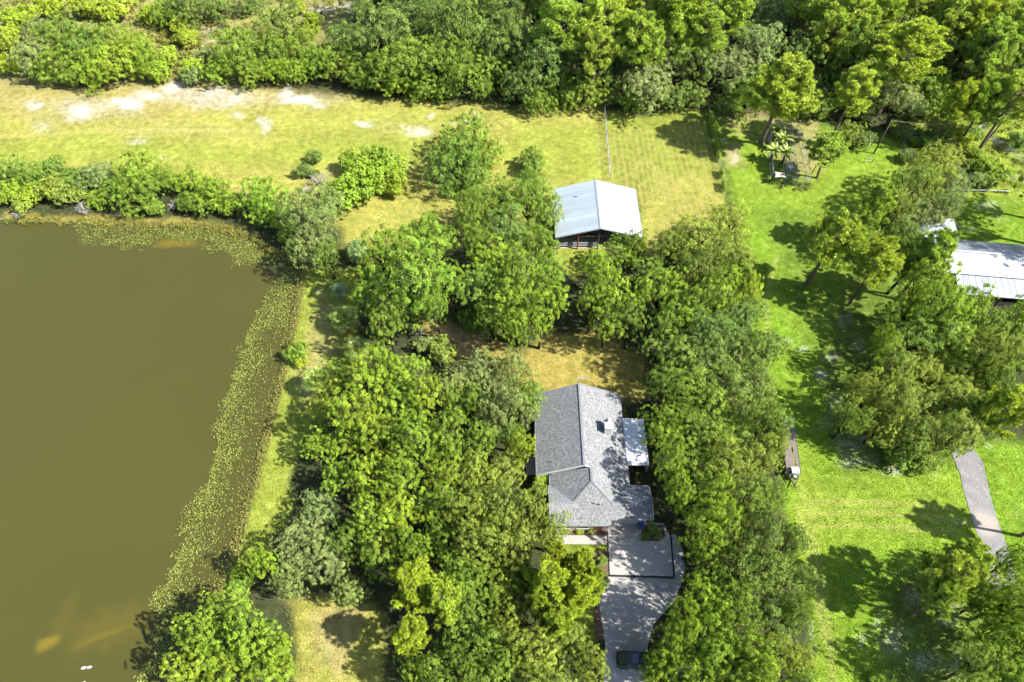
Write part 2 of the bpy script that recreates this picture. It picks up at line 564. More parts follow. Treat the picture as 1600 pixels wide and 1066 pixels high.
def ground_paint(Uw, Vw):
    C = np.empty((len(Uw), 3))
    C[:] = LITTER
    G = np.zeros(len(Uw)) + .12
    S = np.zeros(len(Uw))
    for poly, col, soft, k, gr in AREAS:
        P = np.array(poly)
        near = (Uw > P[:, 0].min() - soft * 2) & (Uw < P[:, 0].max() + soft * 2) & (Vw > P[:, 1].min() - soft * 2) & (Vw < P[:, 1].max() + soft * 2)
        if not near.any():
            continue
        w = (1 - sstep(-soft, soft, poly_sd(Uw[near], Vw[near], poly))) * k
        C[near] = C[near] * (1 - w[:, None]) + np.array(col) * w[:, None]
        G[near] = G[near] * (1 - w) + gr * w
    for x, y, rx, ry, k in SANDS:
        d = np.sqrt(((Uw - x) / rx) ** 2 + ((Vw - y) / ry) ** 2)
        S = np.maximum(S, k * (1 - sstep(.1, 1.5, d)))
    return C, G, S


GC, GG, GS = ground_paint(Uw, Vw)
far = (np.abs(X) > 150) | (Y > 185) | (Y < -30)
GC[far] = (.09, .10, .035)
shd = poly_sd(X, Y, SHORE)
GZ = -.05 * vnoise(X, Y, 2.2, 9) - sstep(.6, -2.2, shd) * .75
GC = np.where((shd < .2)[:, None], np.array((.15, .15, .04)), GC)
# mowing stripes in the paddock, tractor arcs and wheel tracks on the lawns
STR = (1 - sstep(-6, 6, poly_sd(Uw, Vw, [(950, 200), (1108, 190), (1135, 320), (1140, 400), (1010, 400), (1000, 300), (955, 290)])))
TRK = np.zeros(len(X))


def track(pts, w):
    global TRK
    P = [at(u, v) for u, v in pts]
    d = np.full(len(X), 1e9)
    for a, b in zip(P[:-1], P[1:]):
        ex, ey = b.x - a.x, b.y - a.y
        t = np.clip(((X - a.x) * ex + (Y - a.y) * ey) / (ex * ex + ey * ey), 0, 1)
        d = np.minimum(d, np.hypot(X - a.x - t * ex, Y - a.y - t * ey))
    TRK = np.maximum(TRK, 1 - sstep(w * .3, w, d))


track([(-40, 216), (80, 210), (180, 203), (300, 203), (420, 206)], .8)
track([(1252, 760), (1262, 800), (1275, 860), (1292, 960), (1302, 1066)], .5)
track([(1245, 790), (1258, 840), (1272, 900), (1288, 1000)], .5)
for yy in (786, 802, 822):
    track([(1260, yy), (1330, yy - 2), (1420, yy + 3), (1490, yy + 8)], .5)
track([(1002, 250), (1015, 262), (1030, 282), (1052, 300)], .5)
track([(1000, 252), (992, 266), (975, 278)], .5)
track([(1012, 250), (1030, 270), (1062, 292)], .4)
track([(1215, 400), (1196, 470), (1205, 560)], .5)
track([(800, 210), (870, 188), (935, 178)], .5)

ii, jj = np.meshgrid(np.arange(nX - 1), np.arange(nY - 1))
base = (jj * nX + ii).ravel()
gq = np.stack([base, base + 1, base + nX + 1, base + nX], 1)
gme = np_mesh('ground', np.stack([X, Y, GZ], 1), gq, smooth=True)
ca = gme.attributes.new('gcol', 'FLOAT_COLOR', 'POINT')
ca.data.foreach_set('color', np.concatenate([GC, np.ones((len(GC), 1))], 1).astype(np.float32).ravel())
for nm, arr in (('sand', GS), ('grassy', GG), ('stripe', STR), ('track', TRK)):
    a = gme.attributes.new(nm, 'FLOAT', 'POINT')
    a.data.foreach_set('value', arr.astype(np.float32))


def ground_mat():
    m, nt, p = new_mat('ground_cover')
    A = lambda n, o='Fac': node(nt, 'ShaderNodeAttribute', attribute_name=n).outputs[o]
    pos = node(nt, 'ShaderNodeNewGeometry').outputs['Position']
    big = noise(nt, .16, 4, .6, pos).outputs[0]
    mid = noise(nt, .9, 4, .65, pos).outputs[0]
    fine = noise(nt, 5.5, 4, .75, pos).outputs[0]
    grain = noise(nt, 16, 2, .7, pos).outputs[0]
    c = A('gcol', 'Color')
    k = math_n(nt, 'MULTIPLY', maprange(nt, big, .3, .7, .80, 1.18), maprange(nt, mid, .3, .7, .66, 1.32))
    k = math_n(nt, 'MULTIPLY', k, maprange(nt, fine, .3, .7, .50, 1.50))
    k = math_n(nt, 'MULTIPLY', k, maprange(nt, grain, .3, .7, .74, 1.26))
    c = mixc(nt, 1.0, c, k, 'MULTIPLY')
    # straw and greener turf in patches
    st = math_n(nt, 'MULTIPLY', maprange(nt, math_n(nt, 'ADD', math_n(nt, 'MULTIPLY', mid, .6), math_n(nt, 'MULTIPLY', fine, .4)), .52, .7, 0, .5), A('grassy'))
    c = mixc(nt, st, c, (.37, .33, .11))
    gr = math_n(nt, 'MULTIPLY', maprange(nt, noise(nt, .42, 3, .6, pos).outputs[0], .5, .72, 0, .45), A('grassy'))
    c = mixc(nt, gr, c, (.19, .25, .024))
    # mowing lines
    sx = node(nt, 'ShaderNodeSeparateXYZ')
    nt.links.new(pos, sx.inputs[0])
    ph = math_n(nt, 'ADD', math_n(nt, 'MULTIPLY', sx.outputs[0], 2 * math.pi / 1.02), math_n(nt, 'MULTIPLY', big, 9.0))
    ph = math_n(nt, 'ADD', ph, math_n(nt, 'MULTIPLY', mid, 2.2))
    ln = maprange(nt, math_n(nt, 'SINE', ph), .0, .9, 0, .85)
    ln = math_n(nt, 'MULTIPLY', ln, maprange(nt, mid, .35, .6, .35, 1))
    c = mixc(nt, math_n(nt, 'MULTIPLY', ln, A('stripe')), c, (.34, .26, .09))
    c = mixc(nt, math_n(nt, 'MULTIPLY', A('track'), maprange(nt, fine, .35, .65, .1, .5)), c, (.42, .36, .13))
    # sand
    s = math_n(nt, 'ADD', A('sand'), math_n(nt, 'MULTIPLY', math_n(nt, 'SUBTRACT', mid, .5), .55))
    s = math_n(nt, 'ADD', s, math_n(nt, 'MULTIPLY', math_n(nt, 'SUBTRACT', fine, .5), 1.7))
    s = math_n(nt, 'ADD', s, math_n(nt, 'MULTIPLY', math_n(nt, 'SUBTRACT', grain, .5), 1.0))
    sand = mixc(nt, grain, (.39, .35, .30), (.59, .55, .50))
    c = mixc(nt, math_n(nt, 'MULTIPLY', maprange(nt, s, .26, .80, 0, .95, True), maprange(nt, A('sand'), .06, .3, 0, 1)), c, sand)
    nt.links.new(c, p.inputs['Base Color'])
    p.inputs['Roughness'].default_value = .95
    p.inputs['Specular IOR Level'].default_value = .1
    b = node(nt, 'ShaderNodeBump')
    b.inputs['Strength'].default_value = .8
    b.inputs['Distance'].default_value = .10
    nt.links.new(math_n(nt, 'ADD', fine, math_n(nt, 'MULTIPLY', grain, .5)), b.inputs['Height'])
    nt.links.new(b.outputs[0], p.inputs['Normal'])
    return m


tag(link('ground', gme, ground_mat()), kind='structure')

# pond
cx0, cy0 = np.mean(SHORE, axis=0)
pv = []
n = len(SHORE)
for i in range(n):
    p0, p1, p2 = (Vector((*SHORE[(i + k) % n], 0)) for k in (-1, 0, 1))
    t = ((p1 - p0).normalized() + (p2 - p1).normalized())
    t.normalize()
    nrm = Vector((-t.y, t.x, 0))     # outlines run clockwise seen from above
    pv.append((p1.x + nrm.x * 1.2, p1.y + nrm.y * 1.2, WATER_Z))


def water_mat():
    m, nt, p = new_mat('murky_water')
    pos = node(nt, 'ShaderNodeNewGeometry').outputs['Position']
    n1 = noise(nt, .05, 3, .5, pos).outputs[0]
    n2 = noise(nt, .6, 4, .6, pos).outputs[0]
    n3 = noise(nt, 14, 2, .6, pos).outputs[0]
    c = mixc(nt, n1, (.057, .0555, .0135), (.070, .067, .0175))
    c = mixc(nt, 1.0, c, maprange(nt, n3, .3, .7, .93, 1.07), 'MULTIPLY')
    # silt shoals just under the surface near the south end

    def shoal(u0, v0, u1, v1, w, k, c):
        a, b = at(u0, v0), at(u1, v1)
        sub = node(nt, 'ShaderNodeVectorMath', operation='SUBTRACT')
        nt.links.new(pos, sub.inputs[0])
        sub.inputs[1].default_value = (a.x, a.y, WATER_Z)
        d = (b - a)
        L = d.length
        d.normalize()
        da = node(nt, 'ShaderNodeVectorMath', operation='DOT_PRODUCT')
        db = node(nt, 'ShaderNodeVectorMath', operation='DOT_PRODUCT')
        for q, vec in ((da, (d.x, d.y, 0)), (db, (-d.y, d.x, 0))):
            nt.links.new(sub.outputs[0], q.inputs[0])
            q.inputs[1].default_value = vec
        along = math_n(nt, 'ABSOLUTE', math_n(nt, 'SUBTRACT', math_n(nt, 'DIVIDE', da.outputs['Value'], L), .5))
        acr = math_n(nt, 'ABSOLUTE', math_n(nt, 'ADD', math_n(nt, 'DIVIDE', db.outputs['Value'], w), math_n(nt, 'MULTIPLY', math_n(nt, 'SUBTRACT', n2, .5), 1.6)))
        f = math_n(nt, 'MULTIPLY', maprange(nt, along, .2, .62, 1, 0, True), maprange(nt, acr, .1, 1.1, 1, 0, True))
        return mixc(nt, math_n(nt, 'MULTIPLY', f, k), c, (.21, .150, .018))
    c = shoal(52, 1014, 94, 994, .9, .6, c)
    c = shoal(108, 1012, 200, 978, .5, .22, c)
    c = shoal(80, 1000, 120, 920, 1.6, .1, c)
    c = shoal(100, 1000, 240, 960, 3.0, .15, c)
    c = shoal(238, 380, 312, 378, 1.2, .5, c)
    nt.links.new(c, p.inputs['Base Color'])
    p.inputs['Roughness'].default_value = .12
    p.inputs['Specular IOR Level'].default_value = .4
    p.inputs['IOR'].default_value = 1.33
    b = node(nt, 'ShaderNodeBump')
    b.inputs['Strength'].default_value = .10
    b.inputs['Distance'].default_value = .05
    nt.links.new(noise(nt, 2.2, 4, .6, pos).outputs[0], b.inputs['Height'])
    nt.links.new(b.outputs[0], p.inputs['Normal'])
    return m


pme = bpy.data.meshes.new('pond_water')
pme.from_pydata(pv, [], [tuple(range(len(pv) - 1, -1, -1))])
tag(link('pond_water', pme, water_mat()), kind='structure')

# ------------------------------------------------------------------ paving
def flat(name, px, mat, z, th, parent=None, kind='structure'):
    mb = MB()
    pts = [at(u, v, z) for u, v in px]
    if sum((a.x * b.y - b.x * a.y) for a, b in zip(pts, pts[1:] + pts[:1])) < 0:
        pts.reverse()
    mb.slab(pts, th)
    o = mb.build(name, mat, parent)
    if parent is None:
        tag(o, kind=kind)
    return o


def ragged(px, amp, step=4.0, seed=1):
    """an outline broken into short irregular steps"""
    rr = random.Random(seed)
    out = []
    for (x0, y0), (x1, y1) in zip(px, px[1:] + px[:1]):
        n_ = max(1, int(math.hypot(x1 - x0, y1 - y0) / step))
        for i in range(n_):
            f = i / n_
            out.append((x0 + (x1 - x0) * f + rr.uniform(-amp, amp), y0 + (y1 - y0) * f + rr.uniform(-amp, amp)))
    return out


drive = flat('driveway', [(949, 817), (1000, 817), (1036, 817), (1047, 838), (1052, 901), (953, 898)], M_CONC, .16, .25)
flat('driveway_lower', [(951, 900.5), (1054.5, 903.5), (1049, 836), (1056, 836), (1068, 862), (1070, 893), (1056, 938), (1022, 974), (1012, 1008), (1016, 1120), (940, 1120), (946, 1008), (936, 942)], M_CONC2, .045, .2)
mb = MB()
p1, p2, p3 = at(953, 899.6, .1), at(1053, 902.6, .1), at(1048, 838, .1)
edge_shade = empty('painted_edge_shade', (p2.x, p2.y, 0))  # black bars paint the dark shaded edge of the raised slab
MB().bar(p1, p2, .22, .15).build('front_strip', M_BLACK, edge_shade)
MB().bar(p2 + Vector((.02, .14, 0)), p3, .2, .15).build('side_strip', M_BLACK, edge_shade)
tag(edge_shade, 'black strip painting the shaded edge along two sides of the raised concrete driveway slab', 'edging')
flat('walkway', [(868, 836), (948.6, 837), (948.6, 851), (868, 850)], M_CONC, .07, .15)
flat('mulch_bed', ragged([(929, 862), (952, 858), (952, 897), (950, 902), (937, 938), (945, 1000), (930, 1000), (926, 930), (932, 890)], 1.8, 5, 2), M_MULCH, .035, .12)
flat('flower_bed', [(870, 824), (950, 825), (948, 836), (868, 835)], M_MULCH, .035, .12)


def road_mat():
    """grey gravel with a drift of pale sand across it"""
    m, nt, p = new_mat('gravel')
    pos = node(nt, 'ShaderNodeNewGeometry').outputs['Position']
    n1, n2, n3 = (noise(nt, q, 4, .7, pos).outputs[0] for q in (.8, 4.0, 18.0))
    k = math_n(nt, 'MULTIPLY', maprange(nt, n1, .3, .7, .8, 1.2), math_n(nt, 'MULTIPLY', maprange(nt, n2, .3, .7, .7, 1.3), maprange(nt, n3, .3, .7, .6, 1.4)))
    c = mixc(nt, 1.0, (.205, .195, .19), k, 'MULTIPLY')
    q = at(1540, 818)
    sub = node(nt, 'ShaderNodeVectorMath', operation='DISTANCE')
    nt.links.new(pos, sub.inputs[0])
    sub.inputs[1].default_value = (q.x, q.y, 0)
    d = math_n(nt, 'ADD', sub.outputs['Value'], math_n(nt, 'MULTIPLY', math_n(nt, 'SUBTRACT', n2, .5), 4.5))
    d = math_n(nt, 'ADD', d, math_n(nt, 'MULTIPLY', math_n(nt, 'SUBTRACT', n1, .5), 3))
    c = mixc(nt, maprange(nt, d, .9, 2.1, .9, 0, True), c, mixc(nt, n3, (.28, .24, .19), (.42, .37, .30)))
    nt.links.new(c, p.inputs['Base Color'])
    p.inputs['Roughness'].default_value = .95
    b = node(nt, 'ShaderNodeBump')
    b.inputs['Strength'].default_value = .7
    b.inputs['Distance'].default_value = .05
    nt.links.new(n3, b.inputs['Height'])
    nt.links.new(b.outputs[0], p.inputs['Normal'])
    return m


flat('gravel_road', ragged([(1486, 706), (1518, 698), (1536, 722), (1548, 778), (1560, 815), (1578, 866), (1590, 920), (1545, 930), (1537, 866), (1522, 820), (1508, 775), (1500, 740)], .8, 2.2), road_mat(), .02, .1)

flat('barn_floor', [(866, 388), (1000, 388), (995, 312), (868, 312)], M_DIRT, .012, .06)
flat('side_pad', [(822, 712), (836, 712), (836, 742), (822, 742)], M_CONC, .07, .12)

# ------------------------------------------------------------------ metal roof panels
def panel_roof(parent, o, ux, uy, drop, nP, pw, L, mat, name='roof_panel'):
    """nP ribbed sheets side by side: o = corner at the ridge, ux = along ridge, uy = down slope (horizontal), drop = fall over L"""
    o, ux, uy = Vector(o), Vector(ux), Vector(uy)
    dn = (uy * L + Vector((0, 0, -drop)))
    nrm = ux.cross(dn).normalized()
    if nrm.z < 0:
        nrm = -nrm
    mb = MB()
    prof = [(0, 0), (0, .045), (.05, .045), (.07, .006), (pw / 3 - .03, .006), (pw / 3, .03), (pw / 3 + .03, .006), (2 * pw / 3 - .03, .006), (2 * pw / 3, .03), (2 * pw / 3 + .03, .006), (pw - .006, .006), (pw - .006, 0)]
    vs, fs = [], []
    for e in (Vector((0, 0, 0)), dn):
        for a, h in prof:
            vs.append(e + ux * a + nrm * h)
    k = len(prof)
    for i in range(k):
        j = (i + 1) % k
        fs.append((i, j, k + j, k + i))
    fs.append(tuple(range(k)))
    fs.append(tuple(range(2 * k - 1, k - 1, -1)))
    me = None
    R3 = chain(parent).inverted()
    rot = R3.to_3x3()
    me = bpy.data.meshes.new(name)
    me.from_pydata([tuple(rot @ v) for v in vs], [], fs)
    me.materials.append(mat)
    me.update()
    for i in range(nP):
        ob = bpy.data.objects.new(name, me)
        COL.objects.link(ob)
        ob.parent = parent
        ob.location = R3 @ (o + ux * (pw * i) + nrm * (random.uniform(0, .006)))


random.seed(11)
# ------------------------------------------------------------------ the barn
bx0, bx1, by0, by1, brx, bze, bzr = 6.75, 20.4, 75.0, 86.0, 13.6, 3.0, 5.0
barn = empty('barn', (13.6, 80.5, 0))
tag(barn, 'open-fronted barn with pale metal gable roof at the end of the paddock', 'barn')
rf = MB().add([(bx0 + .1, by0 + .1, bze - .06), (brx, by0 + .1, bzr - .06), (bx1 - .1, by0 + .1, bze - .06), (bx1 - .1, by1 - .1, bze - .06), (brx, by1 - .1, bzr - .06), (bx0 + .1, by1 - .1, bze - .06)],
              [(0, 1, 4, 5), (1, 2, 3, 4)]).build('roof', M_DWOOD, barn)
nP = 12
pw = (by1 - by0) / nP
panel_roof(rf, (brx, by1, bzr), (0, -1, 0), (-1, 0, 0), bzr - bze, nP, pw, brx - bx0, M_METAL)
panel_roof(rf, (brx, by0, bzr), (0, 1, 0), (1, 0, 0), bzr - bze, nP, pw, bx1 - brx, M_METALW)
MB().add([(brx - .22, by0 - .03, bzr - .01), (brx, by0 - .03, bzr + .07), (brx + .22, by0 - .03, bzr - .01), (brx - .22, by1 + .03, bzr - .01), (brx, by1 + .03, bzr + .07), (brx + .22, by1 + .03, bzr - .01)],
         [(0, 1, 4, 3), (1, 2, 5, 4)]).build('ridge_cap', M_METALG, rf)
MB().box((10.3, 83.1, 4.10), (.62, .12, .06)).build('roof_patch', M_DARKM, rf)
for s, (xa, xb) in enumerate(((bx0, brx), (bx1, brx))):
    for yy in (by0 - .03, by1 + .03):
        MB().bar((xa, yy, bze - .06), (xb, yy, bzr - .06), .05, .2).build('rake_trim', M_METALG, rf)
for i, xx in enumerate((7.2, 10.4, 13.6, 16.8, 19.9)):
    for j, yy in enumerate((75.4, 79.0, 82.4, 85.6)):
        if 1 <= i <= 3 and j in (1, 2):
            continue
        zt = bze - .1 + (bzr - bze) * (1 - abs(xx - brx) / (brx - bx0))
        MB().box((xx, yy, zt / 2), (.2, .2, zt)).build('post', M_RED if (i, j) == (1, 0) else M_DWOOD, barn)
for yy in (75.45, 80.5, 85.5):
    MB().bar((bx0 + .2, yy, bze - .12), (bx1 - .2, yy, bze - .12), .1, .22).build('tie_beam', M_DWOOD, barn)
for k in range(12):
    xx = bx0 + .6 + k * 1.13
    MB().box((xx, 85.72, 1.45), (1.1, .04, 2.6)).build('wall_panel', M_METALG, barn)
for k in range(9):
    MB().box((bx1 - .45, 75.9 + k * 1.12, 1.4), (.04, 1.08, 2.6)).build('wall_panel', M_METALG, barn)
for x0, x1 in ((7.3, 10.3), (10.5, 13.5)):
    for zz in (.45, .8, 1.15):
        MB().tube([(x0, 75.75, zz), (x1, 75.75, zz)], .05, 6).build('rail', M_METALW, barn)
for k in range(3):
    MB().box((9.2 + 1.9 * k, 78.3 + .5 * k, .35), (1.5, .9, .7), .2 * k).build('stall_partition', M_WOOD, barn)

# ------------------------------------------------------------------ the house
house = empty('house', (9.5, 38, 0))
tag(house, 'single storey house with grey shingled roof and attached garage', 'house')
K = .482
zr, zs, zw = 5.4, 5.4 - .8 * K, 3.95
ya = 33.5 - (zs - zw) / K          # front ridge line
a = (zs - zw) / K
yn = ya + (zw - 2.7) / K
F_MW = [(3.0, 35.3, 2.7), (8.6, 35.3, zr), (8.6, 46.7, zr), (3.0, 46.7, 2.7)]
F_E = [(8.6, 46.7, zr), (8.6, 35.3, zr), (9.4, 35.3, zs), (9.4, 33.5, zs), (9.4 + a, ya, zw), (14.2, yn + .0, 2.7), (14.2, 46.7, 2.7)]
F_SW = [(9.4, 35.3, zs), (4.6, 35.3, 2.7), (4.6, yn, 2.7), (9.4 - a, ya, zw), (9.4, 33.5, zs)]
zf = lambda y: zw - K * (ya - y)
F_S = [(9.4, 33.5, zs), (9.4 - a, ya, zw), (4.4, ya, zw), (4.4, 28.9, zf(28.9)), (11.65, 28.9, zf(28.9)), (11.65, 29.5, zf(29.5)), (16.5, 29.5, zf(29.5)), (16.5, ya, zw), (9.4 + a, ya, zw)]
F_NW = [(4.4, ya, zw), (9.4 - a, ya, zw), (4.6, yn, 2.7), (4.4, yn, 2.7)]
F_NE = [(16.5, ya, zw), (16.5, yn, 2.7), (14.2, yn, 2.7), (9.4 + a, ya, zw)]
hroof = MB()
for f in (F_MW, F_E, F_SW, F_S, F_NW, F_NE):
    hroof.slab(f, .14)
hroof = hroof.build('roof', M_SHING, house)
# gable infill
for gp, gd_ in (([(3.3, 35.5, 2.6), (8.6, 35.5, 5.2), (13.9, 35.5, 2.6)], (0, .06, 0)), ([(3.3, 46.4, 2.6), (8.6, 46.4, 5.2), (13.9, 46.4, 2.6)], (0, .06, 0)), ([(4.7, ya - 2.2, 2.6), (4.7, ya, 3.75), (4.7, yn - .2, 2.6)], (.06, 0, 0)), ([(16.2, ya - 1.6, 2.6), (16.2, ya, 3.75), (16.2, yn - .2, 2.6)], (.06, 0, 0))):
    g2 = [Vector(q) + Vector(gd_) for q in gp]
    MB().add([Vector(q) for q in gp] + g2, [(0, 1, 2), (5, 4, 3), (0, 3, 4, 1), (1, 4, 5, 2), (2, 5, 3, 0)]).build('gable', M_WHITE, house)
wl = MB()
wl.box((8.6, 41.0, 1.35), (10.2, 10.9, 2.7)).box((9.4, 34.0, 1.32), (8.9, 3.2, 2.62)).box((8.1, 31.1, 1.3), (6.8, 3.6, 2.58)).box((13.8, 31.9, 1.3), (4.6, 3.4, 2.6))
wl.build('wall', M_WALL, house)
# fascia boards
fas = [((3.0, 35.25, 2.66), (8.6, 35.25, zr - .04)), ((3.0, 46.75, 2.66), (8.6, 46.75, zr - .04)), ((8.6, 46.75, zr - .04), (14.2, 46.75, 2.66)), ((2.96, 35.3, 2.62), (2.96, 46.7, 2.62)), ((14.24, 34.0, 2.62), (14.24, 46.7, 2.62)),
       ((4.56, 33.9, 2.62), (4.56, 35.2, 2.62)), ((4.4, 28.86, zf(28.9) - .08), (11.65, 28.86, zf(28.9) - .08)), ((11.7, 29.46, zf(29.5) - .08), (16.5, 29.46, zf(29.5) - .08)), ((4.36, 28.9, zf(28.9) - .06), (4.36, ya, zw - .06)), ((4.36, ya, zw - .06), (4.36, yn, 2.64)),
       ((16.54, 29.5, zf(29.5) - .06), (16.54, ya, zw - .06)), ((16.54, ya, zw - .06), (16.54, yn, 2.64)), ((14.3, yn + .04, 2.62), (16.5, yn + .04, 2.62))]
for p_, q_ in fas:
    MB().bar(p_, q_, .06, .18).build('fascia', M_METALG, hroof)
# white metal edge where the main gable steps over the lower roof
MB().bar((3.0, 35.24, 2.74), (8.55, 35.24, zr + .03), .16, .03).build('rake_flashing', M_WHITE, hroof)
MB().bar((8.65, 35.24, zr + .03), (9.35, 35.24, zs + .03), .12, .03).build('rake_flashing', M_WHITE, hroof)
M_CAP = surf('ridge_shingle', (.19, .20, .215), .85, .2, .3, 4, 25, .4)
M_VALLEY = surf('valley_metal', (.22, .23, .245), .6, .4, .2, 3, 25)
def cap(p, q, w=.26, mat=None, nm='ridge_cap'):
    p, q = Vector(p), Vector(q)
    d = (q - p)
    L = d.length
    nn = max(2, int(L / .5))
    for i in range(1):
        MB().bar(p + Vector((0, 0, .02)), q + Vector((0, 0, .02)), w, .05).build(nm, mat or M_CAP, hroof)
cap((8.6, 35.35, zr), (8.6, 46.7, zr))
cap((9.4, 33.5, zs), (9.4, 35.3, zs), .24)
cap((9.4, 33.5, zs), (9.4 - a, ya, zw), .2)
cap((9.4, 33.5, zs), (9.4 + a, ya, zw), .2)
cap((4.4, ya, zw), (9.4 - a, ya, zw), .2)
cap((16.5, ya, zw), (9.4 + a, ya, zw), .2)
cap((9.4 - a, ya, zw - .03), (4.6, yn, 2.67), .2, M_VALLEY, 'valley_flashing')
cap((9.4 + a, ya, zw - .03), (14.2, yn, 2.67), .2, M_VALLEY, 'valley_flashing')
for (x, y, z, r, h) in ((10.2, 31.0, 3.82, .07, .35), (9.6, 31.15, 3.9, .06, .3), (4.8, 36.6, 3.55, .06, .3), (10.4, 45.0, 4.55, .05, .3), (10.9, 45.1, 4.3, .05, .25), (9.9, 43.9, 4.8, .05, .25), (12.5, 34.8, 3.55, .05, .25)):
    MB().tube([(x, y, z - .15), (x, y, z + h)], r, 8).build('vent_pipe', M_DARKM if r > .055 else M_WHITE, hroof)
MB().box((11.0, 33.1, 4.32), (.9, .25, .1)).build('ridge_vent', M_METALG, hroof)
ch = MB().box((11.9, 40.9, 4.2), (.8, 1.35, 2.2)).build('chimney', M_WHITE, hroof)
MB().box((11.9, 40.9, 5.34), (.92, 1.47, .08)).build('chimney_cap', M_METALW, house)
MB().tube([(11.75, 41.3, 5.38), (11.75, 41.3, 5.75)], .16, 10).build('flue', M_DARKM, house)
# antenna on the far gable
MB().tube([(8.6, 46.9, 2.0), (8.6, 46.9, 6.6)], .035, 6).build('antenna_mast', M_GREYM, house)
an = MB().tube([(8.3, 46.9, 6.55), (9.9, 46.8, 6.55)], .03, 6)
for k in range(5):
    an.tube([(8.5 + .3 * k, 46.5, 6.56), (8.5 + .3 * k, 47.2, 6.56)], .015, 4)
an.build('antenna', M_METALW, house)
# garage door, its panels, the entrance and windows on the front
gd = MB().box((13.4, 30.17, 1.15), (3.2, .06, 2.1)).build('garage_door', M_WHITE, house)
for r in range(4):
    for c_ in range(4):
        MB().box((12.2 + .8 * c_, 30.125, .38 + .52 * r), (.68, .03, .42)).build('door_panel', M_WHITE, gd)
MB().box((13.4, 29.95, .06), (3.4, .5, .1)).build('door_sill', M_WHITE, house)
for x0 in (6.1, 8.4):
    w_ = MB().box((x0, 29.27, 1.5), (1.3, .05, 1.2)).build('window', M_GLASS, house)
    MB().box((x0, 29.25, .86), (1.5, .12, .08)).build('window_sill', M_WHITE, w_)
    MB().bar((x0 - .68, 29.25, 1.5), (x0 + .68, 29.25, 1.5), .06, .06).build('window_frame', M_WHITE, w_)
dd = MB().box((10.3, 29.26, 1.05), (.95, .06, 2.05)).build('front_door', M_RED, house)
MB().tube([(10.65, 29.2, 1.0), (10.65, 29.2, 1.15)], .03, 6).build('handle', M_GREYM, dd)
# lanai with flat pan roof
M_PORCH = surf('white_pan_roof', (.68, .70, .72), .4, .5, .06, .6, 8)
pr = MB().slab([(14.3, 36.7, 2.50), (17.0, 36.7, 2.32), (17.0, 43.3, 2.32), (14.3, 43.3, 2.50)], .06).build('porch_roof', M_METALW, house)
panel_roof(pr, (14.3, 36.7, 2.51), (0, 1, 0), (1, 0, 0), .18, 8, 6.6 / 8, 2.7, M_PORCH)
for yy in (36.8, 38.9, 41.1, 43.2):
    MB().box((16.9, yy, 1.15), (.08, .08, 2.3)).build('porch_post', M_WHITE, house)
MB().box((16.9, 40.0, .5), (.03, 6.3, .9)).build('porch_screen', M_GREYM, house)

# ------------------------------------------------------------------ long metal building at the right edge
LB = empty('metal_barn', (67, 70.8, 0), rad(-6.5))
tag(LB, 'long metal-roofed outbuilding with stepped lean-to roof at the right edge', 'outbuilding')
LM = chain(LB)
W = lambda x, y, z: LM @ Vector((x, y, z))
D = lambda x, y: (LM.to_3x3() @ Vector((x, y, 0)))
lr = MB().add([W(-2.4, -3.2, 3.1), W(-2.4, 0, 4.4), W(-2.4, 3.8, 2.95), W(17, 3.8, 2.95), W(17, 0, 4.4), W(17, -3.2, 3.1)], [(0, 5, 4, 1), (1, 4, 3, 2)]).build('roof', M_DWOOD, LB)
panel_roof(lr, W(-2.5, 0, 4.5), D(1, 0), D(0, -1), 1.3, 21, .93, 3.4, M_METALW)
panel_roof(lr, W(17.03, 0, 4.5), D(-1, 0), D(0, 1), 1.45, 21, .93, 3.9, M_METALG)
ll = MB().add([W(-.3, -3.1, 2.9), W(-.3, -6.5, 2.2), W(17, -6.5, 2.2), W(17, -3.1, 2.9)], [(0, 1, 2, 3)]).build('lean_to_roof', M_DWOOD, LB)
panel_roof(ll, W(-.4, -3.2, 3.0), D(1, 0), D(0, -1), .75, 19, .93, 3.4, M_METALG)
MB().bar(W(-2.5, 0, 4.53), W(17, 0, 4.53), .4, .04).build('ridge_cap', M_METALW, lr)
lw = MB().add([W(-4.6, 3.9, 3.0), W(-4.6, 8.2, 3.3), W(1.9, 8.2, 3.3), W(1.9, 3.9, 3.0)], [(0, 1, 2, 3)]).build('wing_roof', M_DWOOD, LB)
panel_roof(lw, W(2.0, 8.2, 3.4), D(-1, 0), D(0, -1), .3, 7, .93, 4.3, M_METALW)
MB().box((-.9 + .0, 0, 1.5), (.12, 6.2, 3.0), M=LM).build('end_wall', M_METALG, LB)
MB().box((7.2, -6.2, .45), (15, .08, .9), M=LM).build('kick_wall', M_WOOD, LB)
MB().box((7.2, -3.0, 1.4), (15.6, .1, 2.8), M=LM).build('back_wall', M_METALG, LB)
MB().box((-1.2, 8.0, 1.6), (6, .1, 3.2), M=LM).build('wing_wall', M_METALG, LB)
for k in range(6):
    MB().box((-.1 + 3.1 * k, -6.3, 1.05), (.16, .16, 2.1), M=LM).build('post', M_DWOOD, LB)
for k in range(6):
    MB().box((.0 + 3.1 * k, 3.5, 1.4), (.16, .16, 2.8), M=LM).build('post', M_DWOOD, LB)

# ------------------------------------------------------------------ foliage meshes
def unit(v):
    return v / (np.linalg.norm(v, axis=-1, keepdims=True) + 1e-9)


